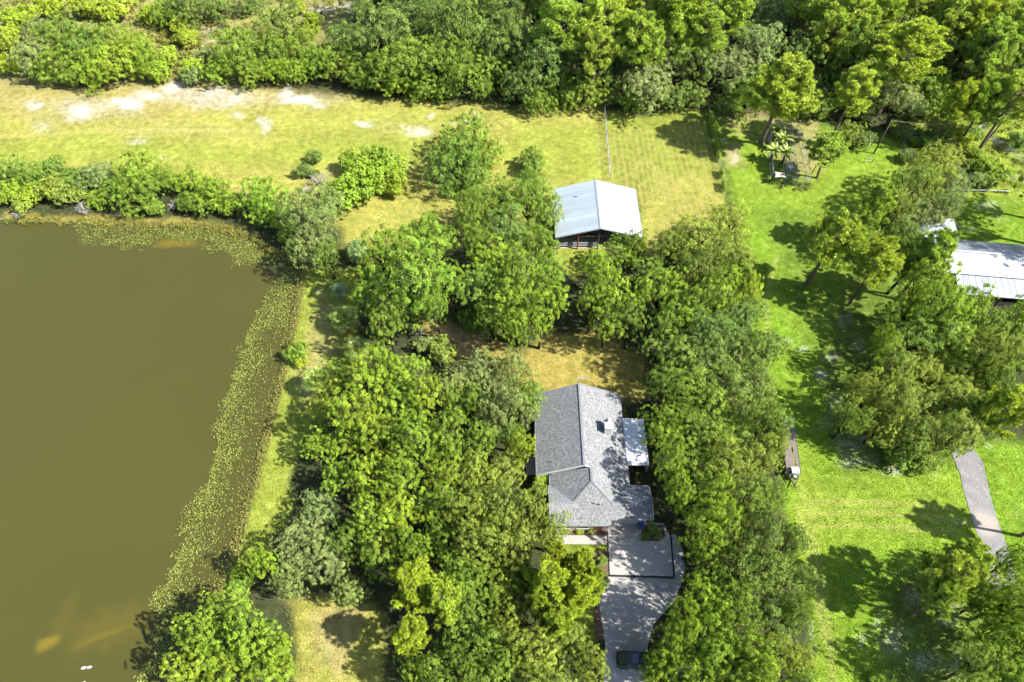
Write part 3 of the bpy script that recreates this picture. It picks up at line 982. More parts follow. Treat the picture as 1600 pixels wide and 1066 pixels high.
def leaf_quads(rs, P, N, L, Wd):
    """diamond leaves at P facing N"""
    n = len(P)
    r = rs.normal(size=(n, 3))
    t = unit(np.cross(N, r))
    b = np.cross(N, t)
    L = (L * rs.uniform(.7, 1.3, n))[:, None]
    Wd = (Wd * rs.uniform(.7, 1.3, n))[:, None]
    fold = N * (L * .18)
    V = np.stack([P - t * L * .5, P + b * Wd * .5 + fold, P + t * L * .5, P - b * Wd * .5 + fold], 1).reshape(-1, 3)
    Q = np.arange(4 * n).reshape(n, 4)
    return V, Q


def set_lv(me, vals):
    a = me.attributes.new('lv', 'FLOAT', 'FACE')
    a.data.foreach_set('value', np.asarray(vals, np.float32))


def crown_mesh(name, seed, R, zc, nl, zk, clumps, per, cr, L, Wd, mat, lo=-.22, rough=1.0, fill=150):
    rs = np.random.RandomState(seed)
    C, Rl = [], []
    ph = rs.uniform(0, 6.28, 4)
    for i in range(nl):
        f = (i + .5) / nl
        el = math.asin(np.clip(lo + (.98 - lo) * f + rs.normal() * .05, -.9, 1))
        az = i * 2.39996 + rs.uniform(-.4, .4)
        out = 1 + rough * (.13 * math.sin(2 * az + ph[0]) + .12 * math.sin(3 * az + ph[1]) + .07 * math.sin(5 * az + ph[2]))
        d = R * rs.uniform(.42, .84) * out
        C.append((d * math.cos(el) * math.cos(az), d * math.cos(el) * math.sin(az), zc + d * math.sin(el) * zk))
        Rl.append(R * rs.uniform(.19, .37))
    for i in range(3):
        az = rs.uniform(0, 6.28)
        C.append((R * .25 * math.cos(az), R * .25 * math.sin(az), zc + R * .15 * zk))
        Rl.append(R * .42)
    C, Rl = np.array(C), np.array(Rl)
    Ps, Ns, LVs = [], [], []
    for i in range(len(C)):
        k = int(clumps * (Rl[i] / (R * .32)) ** 2)
        d = unit(rs.normal(size=(k, 3)) + np.array([0, 0, .45]))
        p = C[i] + d * np.array([1, 1, .85]) * Rl[i] * rs.uniform(.85, 1.38, (k, 1))
        ok = np.ones(k, bool)
        for j in range(len(C)):
            if j != i:
                ok &= np.linalg.norm(p - C[j], axis=1) > Rl[j] * .85
        p, d = p[ok], d[ok]
        for q in range(len(p)):
            m_ = int(per * rs.uniform(.6, 1.35))
            o = unit(rs.normal(size=(m_, 3))) * (rs.rand(m_, 1) ** .5) * cr * rs.uniform(.75, 1.3)
            o -= d[q] * (o @ d[q])[:, None] * .45
            Ps.append(p[q] + o)
            Ns.append(unit(d[q] * .55 + np.array([0, 0, .45]) + rs.normal(size=(m_, 3)) * .5))
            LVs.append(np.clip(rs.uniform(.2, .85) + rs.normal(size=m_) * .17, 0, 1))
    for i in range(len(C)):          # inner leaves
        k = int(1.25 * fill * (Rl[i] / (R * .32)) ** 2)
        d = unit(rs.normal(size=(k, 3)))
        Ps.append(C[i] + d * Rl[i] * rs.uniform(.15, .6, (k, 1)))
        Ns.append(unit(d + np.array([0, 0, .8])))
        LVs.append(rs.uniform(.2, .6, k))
    P, N, LV = np.concatenate(Ps), np.concatenate(Ns), np.concatenate(LVs)
    P[:, 2] = np.maximum(P[:, 2], .15)
    V, Q = leaf_quads(rs, P, N, L, Wd)
    me = np_mesh(name, V, Q)
    set_lv(me, LV)
    me.materials.append(mat)
    return me, C, Rl


def limb_mesh(name, seed, C, zfork, r0, mat, lean=0.4):
    rs = np.random.RandomState(seed + 77)
    mb = MB()
    f = Vector((rs.uniform(-lean, lean), rs.uniform(-lean, lean), zfork))
    mb.tube([(0, 0, -.3), (f.x * .3, f.y * .3, zfork * .4), f], [r0 * 1.35, r0, r0 * .85], 8)
    for c in C:
        c = Vector(c)
        mid = f.lerp(c, .5) + Vector((rs.uniform(-.4, .4), rs.uniform(-.4, .4), rs.uniform(-.1, .5)))
        mb.tube([f - Vector((0, 0, .2)), mid, c], [r0 * .5, r0 * .28, r0 * .1], 5)
        for _ in range(2):
            e = c + Vector((rs.uniform(-1, 1), rs.uniform(-1, 1), rs.uniform(-.2, .9))) * 1.1
            mb.tube([mid.lerp(c, .6), e], [r0 * .14, r0 * .05], 4)
    me = bpy.data.meshes.new(name)
    me.from_pydata(mb.v, [], mb.f)
    me.materials.append(mat)
    for p_ in me.polygons:
        p_.use_smooth = True
    me.update()
    return me


def pine_meshes(seed, Ht=12.5, R=3.2):
    rs = np.random.RandomState(seed)
    mb = MB()
    lean = Vector((rs.uniform(-.5, .5), rs.uniform(-.5, .5), 0))
    ax = lambda z: Vector((lean.x * (z / Ht) ** 2, lean.y * (z / Ht) ** 2, z))
    mb.tube([ax(z) - Vector((0, 0, .3 if z == 0 else 0)) for z in (0, 3, 6, 9, Ht - .5)], [.24, .19, .15, .10, .03], 8)
    tufts = []
    z = Ht * .52
    while z < Ht:
        f = (z - Ht * .52) / (Ht * .48)
        nb = rs.randint(3, 6)
        az0 = rs.uniform(0, 6.28)
        for b in range(nb):
            az = az0 + 6.283 * b / nb + rs.uniform(-.35, .35)
            ln = R * (1 - .62 * f ** 1.6) * rs.uniform(.62, 1.12)
            p0 = ax(z)
            dirv = Vector((math.cos(az), math.sin(az), 0))
            p1 = p0 + dirv * ln * .55 + Vector((0, 0, .12 * ln))
            p2 = p0 + dirv * ln + Vector((rs.uniform(-.2, .2), rs.uniform(-.2, .2), .42 * ln))
            mb.tube([p0, p1, p2], [.07, .045, .02], 4)
            for q in range(int(2 + ln * 2.3)):
                t = rs.uniform(.42, 1.04)
                side = Vector((-dirv.y, dirv.x, 0)) * rs.uniform(-.85, .85) * (1.25 - t * .5)
                c = (p0.lerp(p1, t / .55) if t < .55 else p1.lerp(p2, (t - .55) / .45)) + side + Vector((0, 0, rs.uniform(.02, .45)))
                tufts.append(c)
                if rs.rand() < .5:
                    mb.tube([p1.lerp(p2, .3), c], [.03, .012], 4)
        z += rs.uniform(.55, .85)
    for _ in range(5):
        tufts.append(ax(Ht) + Vector((rs.uniform(-.5, .5), rs.uniform(-.5, .5), rs.uniform(-.4, .2))))
    Ps, Ns, Ts, LV = [], [], [], []
    for c in tufts:
        k = 64
        d = unit(rs.normal(size=(k, 3)) + np.array([0, 0, .55]))
        ln = rs.uniform(.40, .58)
        Ps.append(np.array(c) + d * ln * .5)
        Ts.append(d * ln)
        Ns.append(unit(np.cross(d, rs.normal(size=(k, 3)))))
        LV.append(np.clip(rs.uniform(.3, .75) + rs.normal(size=k) * .12, 0, 1))
    P, T, N, LV = np.concatenate(Ps), np.concatenate(Ts), np.concatenate(Ns), np.concatenate(LV)
    w = .085
    V = np.stack([P - T * .5, P + N * w * .5, P + T * .5, P - N * w * .5], 1).reshape(-1, 3)
    # thicker needle sprays: the widest point sits two thirds out
    me = np_mesh('pine_crown', V, np.arange(len(V)).reshape(-1, 4))
    set_lv(me, LV)
    me.materials.append(M_NEEDLE)
    tm = bpy.data.meshes.new('pine_trunk')
    tm.from_pydata(mb.v, [], mb.f)
    tm.materials.append(M_PBARK)
    tm.update()
    return me, tm


VAR = {'oak': [], 'laurel': [], 'pine': [], 'shrub': [], 'thicket': []}
for s in range(5):
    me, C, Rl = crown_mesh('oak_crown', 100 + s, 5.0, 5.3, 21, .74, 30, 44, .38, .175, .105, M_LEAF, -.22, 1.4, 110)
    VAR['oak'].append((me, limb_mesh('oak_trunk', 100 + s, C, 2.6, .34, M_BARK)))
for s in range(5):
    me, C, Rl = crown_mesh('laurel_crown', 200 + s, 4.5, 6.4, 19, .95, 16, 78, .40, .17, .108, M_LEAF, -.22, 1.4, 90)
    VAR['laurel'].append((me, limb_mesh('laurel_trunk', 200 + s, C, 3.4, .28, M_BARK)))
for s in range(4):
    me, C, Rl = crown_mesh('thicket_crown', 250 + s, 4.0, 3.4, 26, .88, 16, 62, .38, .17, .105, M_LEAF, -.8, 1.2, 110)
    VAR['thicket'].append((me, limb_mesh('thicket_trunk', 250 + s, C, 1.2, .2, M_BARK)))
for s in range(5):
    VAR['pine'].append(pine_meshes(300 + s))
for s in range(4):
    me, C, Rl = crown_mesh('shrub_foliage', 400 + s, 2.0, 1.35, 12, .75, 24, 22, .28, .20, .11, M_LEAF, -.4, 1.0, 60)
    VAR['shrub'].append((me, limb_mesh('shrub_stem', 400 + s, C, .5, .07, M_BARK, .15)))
NOM = {'oak': (5.0, 5.3), 'laurel': (4.5, 6.4), 'pine': (3.2, 9.6), 'shrub': (2.0, 1.4), 'thicket': (4.0, 3.4)}
TINT = {'g': (.155, .250, .030), 'b': (.195, .305, .026), 'd': (.138, .218, .042), 's': (.185, .255, .078), 'y': (.250, .345, .030), 'p': (.255, .355, .042), 'o': (.210, .288, .044), 'v': (.155, .290, .024)}
LOOK = {'g': 'green', 'b': 'bright green', 'd': 'dark green', 's': 'grey-green', 'y': 'yellow-green', 'p': 'light green', 'o': 'olive green', 'v': 'vivid green'}
NAMES = {'oak': ('oak_tree', 'trunk', 'crown', 'oak'), 'laurel': ('broadleaf_tree', 'trunk', 'crown', 'leafy tree'), 'pine': ('pine_tree', 'trunk', 'crown', 'pine'), 'shrub': ('shrub', 'stem', 'foliage', 'shrub'), 'thicket': ('bushy_tree', 'trunk', 'crown', 'bushy tree')}
ORD = ['first', 'second', 'third', 'fourth', 'fifth', 'sixth', 'seventh', 'eighth', 'ninth', 'tenth', 'eleventh', 'twelfth', 'thirteenth', 'fourteenth', 'fifteenth', 'sixteenth', 'seventeenth', 'eighteenth']
trs = random.Random(3)
NTREE = [0]


def plant(kind, u, v, r, tint, label, group=None, zk=1.0):
    """one tree or shrub: u, v, r = crown centre and radius in the photo"""
    R0, zc0 = NOM[kind]
    if kind in ('oak', 'laurel'):
        zk = zk * trs.choice((.8, .92, 1.0, 1.08, 1.22))
        if 440 < u < 556 and 560 < v < 930:
            zk *= .74
    if v < 178 and u > 560 and kind != 'shrub':
        r *= 1.12
    zc_ = zc0 * .9
    for _ in range(3):
        p = at(u, v, zc_)
        Rm = r / px_per_m(p)
        s = Rm / R0
        if kind in ('shrub', 'thicket'):
            sz = s * zk
        elif kind == 'pine':
            sz = (.55 + .45 * s) * zk
        else:
            sz = (.62 + .42 * s) * zk * 1.12
        zc_ = zc0 * sz
    nm, pt, pc, cat = NAMES[kind]
    e = empty(nm, (p.x, p.y, -.03), trs.uniform(0, 6.283))
    e.scale = (s * trs.uniform(.86, 1.16), s * trs.uniform(.86, 1.16), sz)
    if kind != 'shrub':
        e.rotation_euler[0], e.rotation_euler[1] = trs.uniform(-.07, .07), trs.uniform(-.07, .07)
    me, tm = VAR[kind][NTREE[0] % len(VAR[kind])]
    NTREE[0] += trs.choice((1, 2))
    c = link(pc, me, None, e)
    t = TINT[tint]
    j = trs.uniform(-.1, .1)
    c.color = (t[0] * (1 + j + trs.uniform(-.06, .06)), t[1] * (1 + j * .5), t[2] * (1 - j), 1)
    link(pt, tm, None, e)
    tag(e, label, 'shrub' if kind == 'shrub' else 'tree', group)
    return e


def cluster(where, group, rows, sort=0, zk=1.0):
    """rows: kind u v r tint [own label]; trees without a label of their own are told apart by their place in the cluster"""
    rows = [r.split(None, 5) for r in rows.strip().splitlines()]
    rest = [r for r in rows if len(r) < 6]
    cnt = {}
    for r in sorted(rest, key=lambda r: float(r[1 + sort])):
        key = (r[0], r[4])
        cnt.setdefault(key, []).append(r)
    for r in rows:
        if len(r) == 6:
            lab = r[5]
        else:
            same = cnt[(r[0], r[4])]
            thing_ = LOOK[r[4]] + ' ' + NAMES[r[0]][3]
            if len(same) == 1:
                lab = f'the only {thing_} {where}'
            else:
                lab = f'{ORD[same.index(r)]} from {"left" if sort == 0 else "top"} of the {thing_}s {where}'
        plant(r[0], float(r[1]), float(r[2]), float(r[3]), r[4], lab, group, zk)


cluster('in the thicket above the sandy field', 'thicket above the sandy field', '''
thicket 52 88 36 s grey-green tree at the left end of the thicket above the sandy field
thicket 62 52 30 s
thicket 95 58 36 g
thicket 100 98 34 g
thicket 135 75 38 g
thicket 150 112 30 b
thicket 172 62 36 g
thicket 178 98 36 b
thicket 212 78 34 b
thicket 232 100 26 b
shrub 22 100 22 y
shrub 245 112 22 b
shrub 118 122 20 g
shrub 70 118 20 g
shrub 12 60 26 y
shrub 30 30 26 y
''')
cluster('in the yellow scrub, top left', 'trees in the yellow scrub', '''
thicket 290 14 34 d
thicket 262 22 24 g
thicket 336 10 26 d
thicket 386 2 26 d
shrub 232 22 20 y
shrub 180 14 24 y
shrub 130 12 22 y
shrub 75 12 22 y
shrub 70 8 14 d
''')
cluster('between scrub clearing and sandy field', 'trees east of the scrub clearing', '''
thicket 372 82 44 g
thicket 345 108 26 b
thicket 392 112 24 g
thicket 433 44 44 d
thicket 420 82 34 g
thicket 432 112 24 b
thicket 468 78 32 g
thicket 462 112 26 b
thicket 500 100 30 b
shrub 262 92 20 y
shrub 292 60 18 y
shrub 280 42 18 y
shrub 300 108 20 y
shrub 318 88 16 s
shrub 490 30 16 y
shrub 485 50 16 y
shrub 465 12 14 y
shrub 300 120 18 s
''')
cluster('in the dark grove behind the field', 'dark grove north of the field', '''
oak 600 50 56 d
oak 655 42 54 d
oak 708 38 52 d
thicket 545 62 34 d
thicket 530 100 32 g
thicket 560 118 28 g
thicket 590 112 34 g
oak 636 98 44 g
thicket 622 128 26 b
oak 686 98 44 g
thicket 668 134 24 g
oak 732 106 46 g
oak 740 66 44 d
thicket 700 136 22 g
thicket 755 140 20 g
''')
cluster('in the wood behind the barn', 'trees north of the barn', '''
oak 790 18 50 d
laurel 790 66 36 d
thicket 790 112 30 g
thicket 815 135 32 d
thicket 838 158 24 g round green tree at the field edge just left of the wire fence
oak 846 90 46 d
oak 834 20 40 g
pine 885 40 42 p
pine 945 32 42 p
pine 990 58 38 p
pine 930 82 34 p
thicket 892 105 38 g
thicket 872 142 26 g
thicket 912 142 28 g
thicket 955 118 34 d
thicket 950 150 18 d
''')
cluster('at the top of the paddock', 'trees above the paddock', '''
oak 1012 132 46 s broad grey-green oak overhanging the top of the mown paddock
thicket 990 158 22 g
thicket 1050 152 24 d
laurel 1045 92 32 g
pine 1062 32 40 y
pine 1036 14 30 p
pine 1020 70 30 p
oak 1088 95 44 d
pine 1100 50 32 p
pine 1138 22 34 p
oak 1140 108 50 s
thicket 1082 150 22 d
thicket 1132 162 18 d
''')
cluster('in the wood above the kennels', 'wood above the kennels', '''
oak 1178 78 42 s
thicket 1168 148 34 g
thicket 1192 128 30 d
oak 1205 25 46 s
oak 1240 30 44 s
pine 1222 130 44 y tall yellow-green pine standing directly above the banana plants
laurel 1250 90 34 d
laurel 1282 82 40 g
thicket 1262 140 28 d
pine 1320 20 40 p
pine 1302 55 34 p
laurel 1330 75 32 g
pine 1330 146 34 p
thicket 1300 118 28 d
thicket 1280 168 22 g
thicket 1365 118 30 g
pine 1350 55 34 p
thicket 1355 160 26 d
''')
cluster('in the top right wood', 'pine wood at the top right', '''
pine 1420 82 46 y large bright yellow-green pine in the middle of the top right wood
pine 1385 25 38 p
pine 1430 22 32 p
laurel 1400 58 28 d
thicket 1395 125 30 g
oak 1402 162 34 s
thicket 1440 140 32 g
thicket 1468 148 34 b
laurel 1455 95 30 d
oak 1478 88 32 o
pine 1480 30 36 p
laurel 1470 55 26 d
thicket 1505 122 32 d
pine 1495 155 26 y
pine 1522 28 36 p
laurel 1515 70 34 g
pine 1542 70 38 p
thicket 1560 112 32 g
pine 1546 152 30 y
thicket 1520 148 26 d
pine 1584 155 36 p
pine 1572 34 36 p
laurel 1590 92 34 g
thicket 1572 170 22 d
pine 1600 60 36 p
thicket 1440 172 22 g
thicket 1480 176 18 b
laurel 1545 100 26 o
''')
cluster('in the hedge north of the pond', 'hedge on the north bank of the pond', '''
thicket 15 272 28 g
thicket 48 282 26 g
shrub 18 302 24 b
shrub 50 306 24 b
thicket 82 268 26 g
shrub 82 295 26 o
shrub 108 300 22 o
thicket 118 282 26 g
thicket 152 278 30 s pale grey-green tree in the hedge just left of the tallest pond-bank tree
thicket 215 268 36 b
thicket 216 298 40 g tallest round green tree in the middle of the north pond bank
thicket 255 280 28 g
thicket 180 300 24 g
thicket 296 284 24 b
thicket 335 302 34 b
thicket 318 318 22 g
shrub 150 312 20 b
shrub 292 318 20 g
shrub 362 320 18 b
shrub 240 326 18 g
shrub 35 322 18 o
''')
cluster("at the pond's corner", 'trees at the pond corner', '''
thicket 410 310 40 v vivid green round tree at the north-east corner of the pond
thicket 425 338 24 v
oak 488 338 46 s grey-green oak overhanging the corner of the pond
oak 498 382 38 s
thicket 455 362 26 g
thicket 462 385 20 g
oak 512 402 24 g
shrub 545 298 40 b
shrub 595 262 36 b
shrub 575 285 40 b
shrub 612 282 28 b
shrub 560 255 28 b
shrub 525 315 30 g
shrub 492 246 13 d small dark upright shrub sticking up left of the bright thicket in the field
shrub 472 268 14 d small dark shrub beside bleached dead branches in the field
shrub 490 272 10 d tiny dark shrub between two upright shoots and the dead branches
''')
cluster('in the meadow beside the pond lawn', None, '''
thicket 728 218 42 g
thicket 712 256 48 g wide bushy tree standing in the open field between thicket and barn
thicket 764 240 28 g
thicket 742 282 32 g
shrub 832 252 24 g small round shrub alone in the grass left of the wire fence
laurel 636 432 68 b large round bright green tree beside the pond lawn
laurel 598 402 44 b
laurel 664 384 48 b
laurel 688 444 40 b
laurel 590 468 40 b
laurel 645 486 38 g
laurel 604 505 30 g
laurel 682 480 26 g
shrub 560 392 22 s
shrub 464 552 20 g small shrub alone on the pond bank lawn
shrub 470 566 12 y yellowish tuft at the foot of the lone pond bank shrub
shrub 690 548 24 o
shrub 662 540 18 s
''')
cluster('in the grove left of the barn', 'grove left of the barn', '''
oak 782 312 46 g
oak 742 330 34 g
oak 826 318 40 g
oak 852 338 30 o olive oak whose branches reach over the barn roof
oak 790 370 48 d
oak 840 386 40 g
oak 745 378 30 g
laurel 775 420 46 b
laurel 820 432 44 g
laurel 855 440 34 b
laurel 750 452 34 g
laurel 800 482 46 b
laurel 845 490 38 b
laurel 765 494 28 g
laurel 812 520 26 b
oak 832 292 26 g
shrub 740 500 24 g
''')
cluster('between the barn and the house', 'trees between barn and house', '''
laurel 968 398 30 b
laurel 992 385 20 b
laurel 936 422 34 b
laurel 930 470 32 b
laurel 968 462 44 b
laurel 948 505 32 g
laurel 985 502 30 g
laurel 1008 425 30 g
laurel 1030 460 34 b
''', zk=.85)
cluster('in the row right of the barn', 'tree row right of the barn', '''
oak 1092 378 52 o broad olive oak to the right of the barn
oak 1052 388 32 o
oak 1135 352 42 o
oak 1140 398 38 o
oak 1098 430 36 d
oak 1065 440 32 g
laurel 1118 462 38 b
laurel 1072 490 38 b
oak 1155 500 42 d
oak 1108 520 42 d
laurel 1040 522 36 g
laurel 1162 462 26 y
''')
cluster('in the belt behind the house', 'tree belt behind the house', '''
oak 1052 560 40 d
oak 1095 568 48 d
oak 1150 560 46 d
oak 1188 548 32 d
oak 1042 605 34 g
oak 1080 622 46 g
oak 1130 618 48 d
oak 1182 608 40 d
laurel 1040 668 34 b
oak 1085 678 46 g
oak 1140 672 46 g
oak 1196 660 34 g
''', zk=.95)
cluster('in the belt beside the trailer', 'tree belt beside the house', '''
laurel 1040 722 34 b leafy bright tree overhanging the white porch roof
oak 1085 732 44 g
oak 1140 728 46 o
oak 1186 718 38 o
laurel 1068 780 36 b
laurel 1110 790 40 b
oak 1158 786 46 o
oak 1200 780 30 g
oak 1208 694 26 o olive oak whose twigs overhang the left side of the trailer
laurel 1090 838 36 b
oak 1138 842 44 g
oak 1192 842 42 d
oak 1225 850 30 d
''', zk=1.15)
cluster('in the belt beside the driveway', 'tree belt beside the driveway', '''
oak 1110 892 42 g
oak 1165 900 48 d
oak 1222 905 40 d
laurel 1092 945 38 b
oak 1140 952 44 g
oak 1198 960 46 d
oak 1240 962 28 g
laurel 1058 985 34 b
laurel 1045 1028 32 b
laurel 1100 1005 42 b
laurel 1152 1018 42 b
oak 1208 1022 44 o
oak 1248 1030 32 o
laurel 1080 1058 36 b
laurel 1028 1068 30 b
laurel 1022 1046 22 b leafy tree whose branches cover the front of the parked car
laurel 1180 1072 40 b
oak 1240 1078 36 g
''', 1, 1.15)
cluster('in the northern grove beside the house', 'north part of the house grove', '''
laurel 538 588 38 b
laurel 588 578 38 b
laurel 640 582 38 b
laurel 512 640 32 b
laurel 565 632 42 b
laurel 620 628 40 b
laurel 668 628 36 b
oak 710 608 38 s
oak 758 578 38 s
oak 800 588 38 s
oak 735 638 38 g
oak 782 640 42 s
oak 822 625 32 g
''')
cluster('in the middle grove beside the house', 'middle of the house grove', '''
laurel 500 700 32 b
laurel 545 692 38 b
laurel 595 688 42 b
laurel 648 692 42 b
laurel 700 680 36 g
oak 748 690 40 g
oak 792 682 34 g
laurel 530 752 34 b
laurel 580 748 42 b
laurel 635 748 42 b
laurel 690 738 40 b
oak 742 745 42 o
oak 790 738 36 o
laurel 815 700 22 y
''')
cluster('in the southern grove beside the house', 'south part of the house grove', '''
oak 498 812 46 s
oak 470 862 44 s
oak 515 880 46 s
oak 548 842 40 g
oak 452 905 32 s
oak 545 918 36 s
laurel 585 812 38 b
laurel 632 810 40 b
laurel 600 868 36 g
laurel 650 862 32 b
oak 690 800 40 g
oak 738 798 42 o
oak 790 792 40 o
oak 832 798 34 o
oak 702 850 40 g
oak 752 856 44 o
oak 806 852 42 o
oak 855 838 34 o
''')
cluster('below the grove, left of the driveway', 'trees left of the driveway', '''
pine 655 918 44 y tall yellow-green pine with bare grey branches over the grove
pine 690 945 36 y
pine 632 988 34 y
pine 860 915 38 y
pine 898 925 34 y
pine 880 960 34 y
pine 838 950 28 y
pine 902 884 28 y
pine 868 878 28 y
pine 922 905 20 y
oak 725 905 40 g
oak 772 905 42 g
oak 815 905 36 o
oak 742 960 44 g
oak 792 962 44 o
oak 725 1012 44 g
oak 778 1018 46 g
oak 830 1012 46 o
oak 882 1012 42 o
oak 915 1042 34 o
laurel 640 1048 26 y
oak 690 1055 36 g
oak 760 1072 44 g
oak 850 1070 44 o
''', 1)
cluster("at the pond's bottom right bank", 'trees at the south-east pond bank', '''
laurel 352 952 40 b
laurel 388 990 42 b
laurel 312 995 34 b
laurel 345 1020 40 b
laurel 408 1030 42 b
laurel 300 1045 36 b
laurel 372 1060 42 b
laurel 440 1010 26 b
laurel 440 1055 28 b
laurel 408 888 26 b
shrub 378 918 18 g
shrub 370 896 14 b
''')
cluster('above the long outbuilding', 'trees above the long outbuilding', '''
pine 1300 368 46 p light green pine with a bare trunk beside the right lawn
oak 1455 262 44 o olive oak beside the vegetable garden
oak 1480 290 36 s
oak 1428 298 36 o
oak 1398 330 34 o
pine 1368 320 30 p
oak 1440 338 44 s
oak 1472 330 28 s
oak 1408 372 36 d
pine 1368 410 36 p
pine 1452 398 38 p
laurel 1420 410 34 g
oak 1350 372 28 g
''')
cluster('in the wood below the long outbuilding', 'wood below the long outbuilding', '''
laurel 1448 448 42 b
laurel 1418 488 40 b
laurel 1470 488 42 b
laurel 1510 490 36 b
laurel 1440 532 42 g
laurel 1492 532 42 b
laurel 1540 510 34 g
laurel 1572 530 40 g
laurel 1545 558 36 o
laurel 1600 500 30 b
laurel 1600 560 34 g
laurel 1380 545 24 b
''')
cluster('in the grove right of the lawn', 'grove right of the lawn', '''
oak 1395 578 40 o
oak 1440 578 40 o
oak 1510 580 46 y wide yellowish oak at the upper right of the lawn grove
oak 1348 620 36 o
oak 1392 628 44 o
oak 1442 630 44 o
oak 1492 630 42 o
oak 1372 668 38 o
oak 1425 680 42 o
oak 1475 682 42 o
oak 1515 660 30 g
oak 1325 655 26 o
oak 1545 628 30 o
laurel 1555 575 30 g
pine 1582 640 40 y bright pine at the right edge above the gravel road
laurel 1560 600 30 g
shrub 1440 722 20 g
shrub 1400 712 22 g
''')
cluster('in the lower right corner', 'trees in the lower right corner', '''
pine 1470 888 42 p open light green pine casting its shadow across the lawn
pine 1508 872 34 p
pine 1482 930 30 p
laurel 1545 905 38 b
laurel 1580 880 34 b
laurel 1532 942 34 b
laurel 1578 940 40 b
laurel 1552 985 42 b
laurel 1598 985 38 b
laurel 1572 1030 44 b
laurel 1535 1040 34 g
laurel 1610 1040 40 b
laurel 1590 1075 40 b
shrub 1372 1062 16 b
''')
cluster('at the very top edge', 'trees cut by the top edge', '''
oak 575 -12 44 d
oak 640 -18 46 d
oak 700 -16 44 g
oak 760 -18 44 d
laurel 815 -16 36 g
pine 860 -10 36 p
oak 910 -18 42 g
pine 965 -12 36 p
oak 1015 -20 40 g
pine 1070 -12 36 y
oak 1110 -18 40 s
oak 1170 -16 42 s
oak 1225 -18 42 s
pine 1275 -8 36 p
laurel 1320 -18 36 g
pine 1370 -10 36 p
laurel 1415 -14 34 d
pine 1460 -8 36 p
laurel 1505 -14 34 g
pine 1550 -8 36 p
laurel 1595 -14 34 d
''')
plant('pine', 1298, 232, 34, 'p', 'low pine with a bare trunk right of the kennels', 'trees around the kennels and garden', .62)
plant('laurel', 1672, 318, 42, 'g', 'tree just past the right edge shading the fenced pen', 'trees past the right edge', 1.25)
plant('laurel', 1690, 350, 42, 'g', 'lower of the trees past the right edge shading the fenced pen', 'trees past the right edge', 1.2)
plant('laurel', 1652, 288, 40, 'g', 'topmost of the trees past the right edge shading the pen', 'trees past the right edge', 1.3)
plant('pine', 1672, 792, 40, 'p', 'pine past the right edge shading the gravel road', 'trees past the right edge', 1.0)
cluster('around kennels and vegetable garden', 'trees around the kennels and garden', '''
thicket 1330 210 22 o
thicket 1350 218 20 s
shrub 1470 205 24 o
shrub 1500 215 20 y
shrub 1455 222 20 g
shrub 1480 232 18 o
shrub 1512 208 16 g
shrub 1430 222 10 y golden flowering shrub beside the garden frames
shrub 1545 262 20 b
shrub 1520 258 14 g
shrub 1562 275 16 b
shrub 1536 282 14 g
shrub 1590 220 18 d dark round shrub at the right edge of the vegetable garden
shrub 1418 245 14 s
shrub 1520 240 14 b
shrub 1412 205 16 s
''')

# ------------------------------------------------------------------ palms, banana plants, dead wood
def fan_leaf(seed, L=1.25, nseg=13):
    """cabbage palm fan: stalk plus radiating folded segments"""
    rs = np.random.RandomState(seed)
    vs, fs = [], []
    st = L * .45
    vs += [(0, -.02, 0), (0, .02, 0), (st, .015, .12), (st, -.015, .12)]
    fs.append((0, 1, 2, 3))
    for i in range(nseg):
        a = (i / (nseg - 1) - .5) * 3.6
        l = L * .62 * (1 - .25 * abs(a) / 1.8) * rs.uniform(.9, 1.1)
        dx, dy = math.cos(a), math.sin(a)
        px_, py_ = -dy, dx
        w = .055
        tip = (st + dx * l, dy * l, .12 - .18 * l * l)
        m1 = (st + dx * l * .55 + px_ * w, dy * l * .55 + py_ * w, .10 - .02 * l)
        m2 = (st + dx * l * .55 - px_ * w, dy * l * .55 - py_ * w, .06 - .02 * l)
        b = len(vs)
        vs += [(st, 0, .12), m2, tip, m1]
        fs.append((b, b + 1, b + 2, b + 3))
    me = bpy.data.meshes.new('frond')
    me.from_pydata(vs, [], fs)
    set_lv(me, np.clip(.5 + rs.normal(size=len(fs)) * .2, 0, 1))
    me.materials.append(M_FROND)
    return me


def feather_leaf(seed, L=1.7, n=15, arch=.55, wid=.42):
    rs = np.random.RandomState(seed)
    vs, fs = [], []
    P = lambda t: (L * t * (1 - .12 * t), 0, .75 * t * L * .5 - arch * t * t * L)
    for i in range(10):
        p, q = P(i / 10), P((i + 1) / 10)
        b = len(vs)
        vs += [(p[0], -.02, p[2]), (q[0], -.02, q[2]), (q[0], .02, q[2]), (p[0], .02, p[2])]
        fs.append((b, b + 1, b + 2, b + 3))
    for i in range(n):
        t = .16 + .84 * i / (n - 1)
        p = P(t)
        w = wid * math.sin(math.pi * min(1, t * .85 + .14)) + .08
        for s in (-1, 1):
            b = len(vs)
            vs += [p, (p[0] + .12, s * w * .5, p[2] + .05), (p[0] + .28, s * w, p[2] - .12), (p[0] + .02, s * w * .5, p[2] + .03)]
            fs.append((b, b + 1, b + 2, b + 3) if s > 0 else (b + 3, b + 2, b + 1, b))
    me = bpy.data.meshes.new('frond')
    me.from_pydata(vs, [], fs)
    set_lv(me, np.clip(.5 + rs.normal(size=len(fs)) * .2, 0, 1))
    me.materials.append(M_FROND)
    return me


